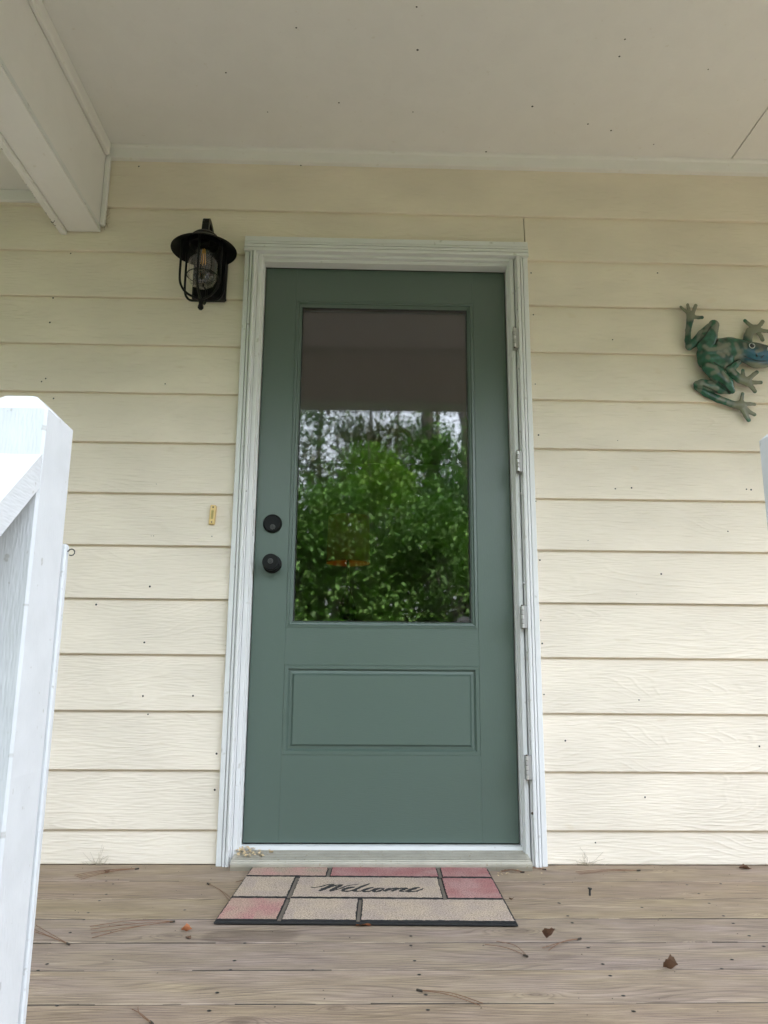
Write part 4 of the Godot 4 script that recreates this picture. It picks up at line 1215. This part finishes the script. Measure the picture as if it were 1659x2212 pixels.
func build_frog():
	var origin := frog_at([900, 1000])
	var f := thing("frog_ornament", "painted metal tree frog in green and blue climbing the siding", "wall ornament", Vector3(origin.x, origin.y, 0.0))
	var blot := noise(77, 16.0, 2)
	var fine := noise(78, 42.0, 2)
	var inv := func(p: Vector2) -> Vector2:      # back to crop units
		return Vector2(p.x / 2.4862e-4 + 900 + (p.y / 2.61763e-4) * -0.085, 1000 - p.y / 2.61763e-4)
	var hands := [[430, 340, 215], [1420, 620, 235], [1275, 1390, 205], [1235, 1730, 215]]
	var paint := func(p: Vector2) -> Color:
		var q: Vector2 = inv.call(p)
		var green = Color(0.018, 0.085, 0.050).lerp(Color(0.028, 0.130, 0.082), clampf(0.5 + fine.get_noise_2d(p.x, p.y), 0, 1))
		var c = green.lerp(Color(0.012, 0.04, 0.026), smoothstep(-0.15, 0.5, blot.get_noise_2d(p.x + 9, p.y)) * 0.75)
		c = c.lerp(Color(0.15, 0.165, 0.125), smoothstep(0.12, 0.42, blot.get_noise_2d(p.x, p.y + 4)) * 0.8)
		var blue = smoothstep(1080, 1300, q.x) * smoothstep(880, 1010, q.y) * (1.0 - smoothstep(1150, 1230, q.y))
		c = c.lerp(Color(0.03, 0.125, 0.215), blue * 0.85)
		for h in hands:
			c = c.lerp(Color(0.20, 0.20, 0.145), 1.0 - smoothstep(h[2] * 0.62, h[2] * 1.0, q.distance_to(Vector2(h[0], h[1]))))
		return c
	var pale := [[[600, 925], [660, 970], [800, 960], [950, 890]], [[1050, 880], [1080, 960], [1110, 1005]], [[800, 1010], [870, 1060]], [[900, 980], [945, 1030]], [[690, 560], [655, 650]], [[800, 570], [775, 680], [810, 745]], [[650, 1190], [760, 1225], [785, 1285], [720, 1305]], [[870, 1300], [920, 1380]], [[590, 1430], [700, 1500], [810, 1500]], [[1010, 1240], [1060, 1290]], [[1180, 880], [1190, 930]], [[1400, 870], [1420, 960], [1350, 985]], [[880, 1630], [920, 1650]], [[985, 1690], [1010, 1700]], [[560, 690], [650, 680]]]
	var dark := [[[700, 628], [600, 780], [500, 890], [440, 945]], [[830, 775], [765, 885]], [[740, 1150], [895, 1235]], [[935, 1195], [1100, 1092], [1275, 1172]], [[810, 1420], [990, 1555]], [[610, 1465], [820, 1552]]]
	var near := func(q: Vector2, lines: Array) -> float:
		var best := 999.0
		for l in lines:
			for i in l.size() - 1:
				var a = Vector2(l[i][0], l[i][1])
				best = minf(best, q.distance_to(Geometry2D.get_closest_point_to_segment(q, a, Vector2(l[i + 1][0], l[i + 1][1]))))
		return best
	var base_paint = paint
	paint = func(p: Vector2) -> Color:
		var q: Vector2 = inv.call(p)
		var c: Color = base_paint.call(p)
		c = c.lerp(Color(0.21, 0.21, 0.165), 0.75 * (1.0 - smoothstep(12.0, 42.0, near.call(q, pale))))
		return c.lerp(Color(0.006, 0.012, 0.01), 0.9 * (1.0 - smoothstep(4.0, 13.0, near.call(q, dark))))
	var head_paint := func(p: Vector2) -> Color:
		var q: Vector2 = inv.call(p)
		var c: Color = paint.call(p)
		var chin = smoothstep(0.0, 40.0, q.y - lerpf(1070, 1125, clampf((q.x - 1150) / 300.0, 0, 1))) * smoothstep(1120, 1180, q.x)
		var crown = (1.0 - smoothstep(900, 990, q.y)) * smoothstep(1180, 1280, q.x)
		c = c.lerp(Color(0.03, 0.05, 0.05), crown * 0.7)
		return c.lerp(Color(0.27, 0.28, 0.20), chin * 0.85)
	frog_piece("torso", [[[690, 1000, 150], [850, 950, 190], [1010, 925, 185], [1180, 935, 165]], [[1240, 950, 160], [1390, 1005, 185], [1500, 1015, 170]], [[700, 1080, 150], [900, 1060, 170]]], 0.030, 0.020, head_paint, f, origin)
	frog_piece("hind_leg", [[[760, 585, 75], [700, 740, 105], [640, 900, 125]]], 0.014, 0.036, paint, f, origin)
	frog_piece("hind_leg", [[[715, 600, 55], [600, 710, 62], [490, 835, 58], [415, 895, 48]], [[415, 895, 48], [395, 800, 42], [400, 650, 38], [425, 500, 48], [432, 430, 58]], [[400, 400, 26], [345, 355, 18], [290, 305, 18]], [[415, 400, 30], [400, 320, 20], [390, 272, 20]], [[460, 400, 30], [490, 330, 24], [508, 285, 25]], [[470, 450, 30], [545, 462, 22], [602, 460, 24]]], 0.014, 0.028, paint, f, origin)
	frog_piece("foreleg", [[[1275, 830, 70], [1290, 720, 60], [1320, 650, 58], [1400, 610, 66]], [[1370, 590, 34], [1290, 530, 24], [1248, 490, 26]], [[1430, 590, 34], [1480, 540, 26], [1505, 503, 29]], [[1440, 620, 34], [1530, 640, 24], [1600, 645, 26]], [[1430, 650, 34], [1480, 720, 26], [1500, 770, 29]]], 0.013, 0.018, paint, f, origin)
	frog_piece("hind_leg", [[[690, 1190, 105], [800, 1290, 118], [930, 1420, 105], [1020, 1530, 45]]], 0.018, 0.034, paint, f, origin)
	frog_piece("hind_leg", [[[1000, 1535, 34], [880, 1500, 65], [740, 1455, 90], [610, 1425, 70], [535, 1430, 52]]], 0.014, 0.026, paint, f, origin)
	frog_piece("hind_leg", [[[545, 1455, 45], [680, 1540, 58], [850, 1625, 55], [1080, 1705, 50], [1180, 1715, 72]], [[1180, 1680, 34], [1195, 1600, 22], [1205, 1548, 21]], [[1230, 1700, 34], [1310, 1695, 22], [1375, 1702, 22]], [[1220, 1750, 40], [1310, 1815, 26], [1370, 1845, 26]], [[1200, 1760, 44], [1250, 1860, 36], [1285, 1920, 32]]], 0.013, 0.018, paint, f, origin)
	frog_piece("foreleg", [[[1130, 1120, 34], [1060, 1160, 55], [1000, 1215, 66], [1030, 1275, 66], [1130, 1360, 62], [1240, 1400, 68]], [[1190, 1360, 34], [1183, 1290, 24], [1182, 1240, 24]], [[1270, 1360, 36], [1340, 1295, 26], [1382, 1265, 27]], [[1280, 1410, 36], [1370, 1412, 24], [1440, 1410, 25]], [[1270, 1430, 40], [1320, 1490, 30], [1350, 1535, 29]]], 0.015, 0.032, paint, f, origin)
	# face
	for e in [[1282, 912], [1545, 962]]:
		var p = frog_at(e) - origin
		var en := Node3D.new()
		en.name = "eye"
		f.add_child(en, true)
		en.position = Vector3(p.x, p.y, 0.047)
		en.basis = Basis(Vector3.RIGHT, PI / 2) 
		part("eye_rim", lathe([Vector2(0.0108, 0.0), Vector2(0.0104, 0.0034), Vector2(0.0088, 0.0040)], 24), M.eye_white, en)
		part("pupil", lathe([Vector2(0.0090, 0.0030), Vector2(0.0075, 0.0054), Vector2(0.004, 0.0068), Vector2(0.0, 0.0072)], 24), M.ink, en)
		part("glint", lathe([Vector2(0.0018, 0.0), Vector2(0.0, 0.0012)], 10, Transform3D(Basis(), Vector3(0.002, 0.0066, -0.002))), M.eye_white, en)
	for e in [[1340, 1030, 1356, 1068], [1448, 1052, 1415, 1086]]:
		var a = frog_at([e[0], e[1]]) - origin
		var b = frog_at([e[2], e[3]]) - origin
		part("nostril", tube([Vector3(a.x, a.y, 0.0495), Vector3(b.x, b.y, 0.0490)], [0.0016, 0.0022], 6), M.ink, f)
	var lips := []
	for e in [[1170, 1052], [1240, 1085], [1330, 1115], [1400, 1128], [1480, 1125]]:
		var a = frog_at(e) - origin
		lips.append(Vector3(a.x, a.y, 0.0455))
	part("mouth", tube(curve(lips, 4), 0.0011, 6), M.ink, f)
	# stubs that hold it off the wall
	for e in [[780, 1000], [1250, 1000]]:
		var a = frog_at(e) - origin
		part("mount", box(Vector3(a.x - 0.008, a.y - 0.008, -0.004), Vector3(a.x + 0.008, a.y + 0.008, 0.026), 0.001, 2), M.dark_metal, f)

# ------------------------------------------------------------------ door mat
func build_mat():
	var m := thing("doormat", "brick-patterned welcome mat in pink and tan below the door", "doormat", Vector3(-0.0475, 0.0022, 0.335))
	m.rotation.y = -0.028
	var hw := 0.350
	var zf := -0.272
	var zn := 0.280
	part("rubber_base", box(Vector3(-hw - 0.004, 0.0, zf - 0.004), Vector3(hw + 0.004, 0.0045, zn + 0.002), 0.0016, 0), M.rubber, m)
	var rows := [[zf, -0.141, [-hw, -0.118, 0.204, hw], ["mat_mixed", "mat_pink", "mat_pink"]], [-0.129, 0.080, [-hw, -0.203, 0.200, hw], ["mat_tan", "mat_tan", "mat_pink"]], [0.092, zn - 0.006, [-hw, -0.203, -0.018, hw], ["mat_rose", "mat_tan", "mat_tan"]]]
	for r in rows:
		for k in 3:
			var a = r[2][k] + (0.0045 if k > 0 else 0.0)
			var b = r[2][k + 1] - (0.0045 if k < 2 else 0.0)
			var slab = mat_brick(a, b, r[0], r[1])
			var bk = part("brick", slab[0], M[r[3][k]], m)
			part("fringe", slab[1], M.rubber, bk)
			if k < 2: part("mortar", box(Vector3(r[2][k + 1] - 0.0042, 0.0046, r[0] + 0.002), Vector3(r[2][k + 1] + 0.0042, 0.0066, r[1] - 0.002), 0.0005, 2), M.grit, m)
	# brushed script: Welcome
	var word := Shape.new()
	word.smooth = true
	for st in script():
		var pts := []
		var rad := []
		var line = curve(st, 5)
		for i in line.size():
			var p: Vector3 = line[i]
			pts.append(Vector3(p.x, 0.0098, p.y))
			rad.append(p.z)
		ribbon(word, pts, rad)
	part("lettering", word, M.rubber, m)
func mat_brick(x0: float, x1: float, z0: float, z1: float) -> Array:
	# a low slab with softly frayed edges
	var s := Shape.new()
	var top := []
	var bot := []
	var cor := [Vector2(x0, z0), Vector2(x1, z0), Vector2(x1, z1), Vector2(x0, z1)]
	for k in 4:
		var a = cor[k]
		var b = cor[(k + 1) % 4]
		var n = maxi(3, int(a.distance_to(b) / 0.007))
		var inward = (b - a).normalized().orthogonal() * -1.0
		if inward.dot(Vector2((x0 + x1) / 2, (z0 + z1) / 2) - a) < 0: inward = -inward
		for i in n:
			var p = a.lerp(b, float(i) / n)
			bot.append(Vector3(p.x, 0.005, p.y))
			var q = p + inward * rng.randf_range(0.0006, 0.0032) + (Vector2((x0 + x1) / 2, (z0 + z1) / 2) - p).normalized() * 0.001
			top.append(Vector3(q.x, 0.0094 + rng.randf_range(-0.0004, 0.0002), q.y))
	var u := Vector2(rng.randf(), rng.randf())
	var c0 = s.vert(Vector3((x0 + x1) / 2, 0.0098, (z0 + z1) / 2), Vector2((x0 + x1) / 2, (z0 + z1) / 2) + u)
	var t0 = s.v.size()
	for p in top: s.vert(p, Vector2(p.x, p.z) + u)
	var n = top.size()
	var edge := Shape.new()
	for i in n:
		var j = (i + 1) % n
		s.tri(c0, t0 + i, t0 + j)
		edge.quad(top[i], bot[i], bot[j], top[j])
	return [s, edge]
func ribbon(s: Shape, pts: Array, rad: Array):
	# a flat raised brush stroke with ragged edges
	var i0 = s.v.size()
	for i in pts.size():
		var d = (pts[mini(i + 1, pts.size() - 1)] - pts[maxi(i - 1, 0)])
		d.y = 0
		d = d.normalized()
		var side = Vector3(-d.z, 0, d.x)
		var r1 = rad[i] * rng.randf_range(0.75, 1.2)
		var r2 = rad[i] * rng.randf_range(0.75, 1.2)
		s.vert(pts[i] + side * r1 - Vector3(0, 0.0008, 0), Vector2.ZERO, (side + Vector3.UP).normalized())
		s.vert(pts[i] + Vector3(0, 0.0006, 0), Vector2.ZERO, Vector3.UP)
		s.vert(pts[i] - side * r2 - Vector3(0, 0.0008, 0), Vector2.ZERO, (Vector3.UP - side).normalized())
	for i in pts.size() - 1:
		var a = i0 + 3 * i
		for k in 2:
			s.tri(a + k, a + k + 1, a + k + 4); s.tri(a + k, a + k + 4, a + k + 3)
func script() -> Array:
	# strokes in crop pixels of the photograph (x, y, half width), carried to the mat's own axes
	var crop := [
		[[55, 268, 4], [95, 275, 5], [170, 262, 5], [260, 240, 6], [340, 233, 5]],
		[[340, 233, 5], [270, 262, 9], [200, 298, 9], [150, 322, 5]],
		[[150, 322, 5], [250, 285, 6], [360, 248, 8], [455, 238, 7]],
		[[455, 238, 7], [390, 268, 10], [330, 298, 9], [285, 324, 5]],
		[[285, 324, 5], [400, 295, 6], [520, 252, 6], [660, 232, 3]],
		[[450, 305, 4], [560, 280, 8], [600, 268, 6], [540, 272, 6], [470, 298, 9], [470, 322, 8], [560, 318, 7]],
		[[560, 318, 7], [680, 275, 7], [800, 227, 5], [740, 245, 8], [640, 290, 10], [610, 320, 8], [690, 320, 6]],
		[[690, 320, 6], [760, 300, 6], [845, 275, 6], [800, 280, 7], [730, 305, 9], [735, 326, 8], [820, 320, 6]],
		[[820, 320, 6], [880, 290, 8], [960, 283, 8], [900, 296, 8], [855, 318, 9], [890, 328, 8], [960, 305, 8], [985, 285, 6]],
		[[985, 318, 6], [1030, 300, 9], [1060, 283, 7], [1030, 305, 9], [985, 326, 7]],
		[[1030, 310, 6], [1110, 286, 9], [1160, 282, 8], [1120, 306, 9], [1080, 326, 7]],
		[[1110, 312, 6], [1190, 288, 9], [1275, 282, 8], [1235, 300, 9], [1195, 322, 8], [1250, 326, 7]],
		[[1250, 326, 7], [1330, 305, 8], [1430, 275, 6], [1390, 278, 7], [1315, 305, 9], [1320, 326, 9], [1410, 318, 6], [1495, 285, 3]]]
	var inv = Transform3D(Basis(Vector3.UP, -0.028), Vector3(-0.0475, 0.0022, 0.335)).affine_inverse()
	var out := []
	for c in crop:
		var st := []
		for q in c:
			var w = inv * on_deck((1000 + q[0] / 3.95) / 1.507, (2820 + q[1] / 3.95) / 1.507, 0.0115)
			st.append(Vector3(w.x, w.z, q[2] * 0.00115))
		out.append(st)
	return out

# ------------------------------------------------------------------ what has blown onto the porch
func needles(label: String, ends: Array, fork := 3, spread := 0.018):
	var a = on_deck(ends[0], ends[1], 0.003)
	var b = on_deck(ends[2], ends[3], 0.003)
	var t := thing("pine_needles", label, "pine needles", a, "pine needles on the deck")
	for k in fork:
		var s := Shape.new()
		s.smooth = true
		var d = b - a
		var side = Vector3(-d.z, 0, d.x).normalized()
		var e = d + side * spread * (k - (fork - 1) / 2.0) * rng.randf_range(0.6, 1.4)
		var m = e * 0.5 + side * rng.randf_range(-0.012, 0.012) + Vector3(0, 0.004, 0)
		tube(curve([Vector3.ZERO, m, e], 4), 0.00075, 5, s)
		part("needle", s, M.needle, t)
	var sh := Shape.new()
	sh.smooth = true
	tube([Vector3(0, 0, 0), (b - a).normalized() * 0.012], 0.0022, 6, sh)
	part("sheath", sh, M.dirt, t)
func dry_leaf(label: String, px: float, py: float, size: float, curl: float, turn: float, material: Material, stand := 0.0):
	var p = on_deck(px, py, 0.0015)
	var s := Shape.new()
	var n := 8
	var m := 5
	var g := []
	for i in n + 1:
		var f = float(i) / n
		var w = sin(PI * pow(f, 0.8)) * 0.36 * (1.0 + 0.10 * sin(i * 2.6))
		for j in m:
			var v = (j / float(m - 1)) * 2 - 1
			var q = Vector3(v * w, curl * (v * v * w * 1.3 + 0.5 * (f - 0.5) * (f - 0.5)) + stand * f * 0.8, (f - 0.5) * (1.0 - 0.5 * stand)) * size
			q.y += 0.04 * size * sin(f * 9.0 + v * 4.0)
			q.y = maxf(q.y, 0.0)
			g.append(q)
	for i in n:
		for j in m - 1:
			s.quad(g[i * m + j], g[i * m + j + 1], g[(i + 1) * m + j + 1], g[(i + 1) * m + j])
	var o = part(numbered("dry_leaf"), s, material)
	o.position = p
	o.rotation.y = turn
	tag(o, label, "leaf", "dry leaves on the deck")
func build_litter():
	needles("pine needles lying on the deck left of the mat, nearest the newel post", [150, 2040, 62, 2002], 3, 0.02)
	needles("long bundle of pine needles left of the orange leaf", [378, 1990, 196, 2010], 4, 0.03)
	needles("pine needles across the mat's back left corner", [622, 1873, 525, 1908], 3, 0.03)
	needles("pine needles touching the mat's left edge", [448, 1908, 500, 1945], 2, 0.01)
	needles("pine needles along the foot of the wall under the cobweb tuft", [300, 1876, 168, 1895], 4, 0.02)
	needles("pine needles on the boards right of the mat, before the curled leaf", [1140, 2066, 1060, 2036], 2, 0.035)
	needles("stout pine needle bundle on the boards right below the mat", [900, 2138, 1040, 2170], 2, 0.010)
	needles("pine needles beside the dark upright leaf", [1255, 2027, 1178, 2050], 2, 0.02)
	needles("pine needles at the wall right of the door frame", [1383, 1880, 1248, 1886], 3, 0.012)
	needles("pine needles near the right end of the threshold", [1133, 1884, 1082, 1881], 3, 0.016)
	needles("short pine needle bundle lying on the outermost board", [330, 2212, 292, 2178], 2, 0.012)
	needles("pine needles under the right leg of the door casing", [1180, 1878, 1085, 1872], 3, 0.008)
	dry_leaf("dark brown leaf standing upright on the boards right of the mat", 1187, 2032, 0.042, 0.5, 0.25, M.dry_leaf, 0.8)
	dry_leaf("crumpled brown leaf on the boards right of the upright leaf", 1449, 2098, 0.036, 1.2, 0.9, M.dry_leaf, 0.35)
	dry_leaf("small orange curled leaf left of the mat", 403, 2011, 0.026, 0.9, 1.5, M.orange_leaf, 0.1)
	dry_leaf("thin orange leaf lying along the mat's front edge", 788, 1998, 0.048, 0.3, 1.6, M.orange_leaf)
	dry_leaf("tiny grey-brown leaf at the foot of the wall by the newel post", 231, 1884, 0.026, 0.5, 0.4, M.dry_leaf)
	dry_leaf("small brown leaf at the wall foot far right of the door", 1610, 1877, 0.035, 0.6, 1.2, M.dry_leaf)
	dry_leaf("small dark leaf beside the orange curled leaf", 407, 2026, 0.018, 0.3, 0.8, M.dry_leaf)
	dry_leaf("tiny brown leaf at the mat's right edge", 1105, 1946, 0.018, 0.6, 0.2, M.dry_leaf, 0.4)
	# a bent nail that stands out of a board, and two loose fasteners
	var c = on_deck(1273, 1934, 0.0)
	var nl := thing("loose_nail", "loose dark nail standing out of the deck right of the mat", "nail", c)
	part("shank", tube([Vector3(0, -0.002, 0.004), Vector3(0.002, 0.016, 0)], 0.0028, 8), M.dark_metal, nl)
	part("head", lathe([Vector2(0, 0.0), Vector2(0.0058, 0.0), Vector2(0.0058, 0.003), Vector2(0, 0.004)], 14, Transform3D(Basis(Vector3(0, 0, 1), -0.2), Vector3(0.002, 0.0155, 0))), M.dark_metal, nl)
	# wood shavings in the corner of the sill and on the boards
	var sh := Shape.new()
	for k in 46:
		var x = -0.445 + absf(rng.randfn()) * 0.045
		var z = rng.randf_range(-0.012, 0.052)
		shaving(sh, Vector3(x, 0.0385 - 0.16 * maxf(0.0, z) + rng.randf_range(0.0, 0.010) * exp(-(x + 0.445) * 14), z), rng.randf_range(0.004, 0.016))
	var o = part(numbered("wood_shavings"), sh, M.shaving)
	tag(o, "pile of pale wood shavings in the left corner of the threshold", "wood shavings")
	o.set_meta("kind", "stuff")
	var sh2 := Shape.new()
	for k in 34:
		var p = on_deck(1075 + absf(rng.randfn()) * 30, 1874 + absf(rng.randfn()) * 9, 0.0025)
		shaving(sh2, p, rng.randf_range(0.003, 0.010))
	var o2 = part(numbered("wood_shavings"), sh2, M.shaving)
	tag(o2, "pale wood shavings scattered on the deck at the threshold's right end", "wood shavings")
	o2.set_meta("kind", "stuff")
	var crumbs := Shape.new()
	for k in 120:
		var p = on_deck(rng.randf_range(90, 1640), 1874 + pow(rng.randf(), 2.2) * 320, 0.0016)
		if p.x > -0.43 and p.x < 0.34 and p.z < 0.66: continue
		disc(p, Vector3.UP, rng.randf_range(0.0009, 0.0024), crumbs, 5, 0.6, 0.0014)
	var o3 = part(numbered("leaf_crumbs"), crumbs, M.dirt)
	tag(o3, "dark crumbs of leaf and bark scattered over the deck boards", "debris")
	o3.set_meta("kind", "stuff")
	# dusty cobweb tufts
	for q in [[212, 1872, "pale cobweb tuft at the wall foot left of the door", 0.055], [1268, 1872, "torn beige cobweb at the wall foot right of the door", 0.05], [224, 478, "dusty cobweb under the end of the porch beam", 0.05]]:
		var b = on_wall(q[0], q[1], 0.008)
		var w := Shape.new()
		w.smooth = true
		for k in 26:
			var e = Vector3(rng.randfn() * 0.5, absf(rng.randfn()) * 0.5 + 0.05, rng.randf_range(0, 0.3)) * q[3]
			if q[1] < 1000: e = Vector3(rng.randf_range(-0.3, 0.5), rng.randf_range(-0.9, 0.9), rng.randf_range(0, 0.3)) * q[3]
			tube([Vector3(rng.randfn() * 0.006, 0, 0.002), e * 0.5 + Vector3(rng.randfn(), rng.randfn(), 0) * 0.004, e], 0.0004, 4, w)
		var o4 = part(numbered("cobweb"), w, M.web)
		o4.position = b
		tag(o4, q[2], "cobweb")
func shaving(s: Shape, p: Vector3, l: float):
	var w = rng.randf() * TAU
	var d = Vector3(cos(w), rng.randf_range(0.0, 0.5), sin(w)) * l
	var side = Vector3(-sin(w), 0, cos(w)) * l * rng.randf_range(0.15, 0.4)
	var m = p + d * 0.5 + Vector3(0, l * 0.25, 0)
	s.quad(p - side, p + side, m + side, m - side)
	s.quad(m - side, m + side, p + d + side, p + d - side)
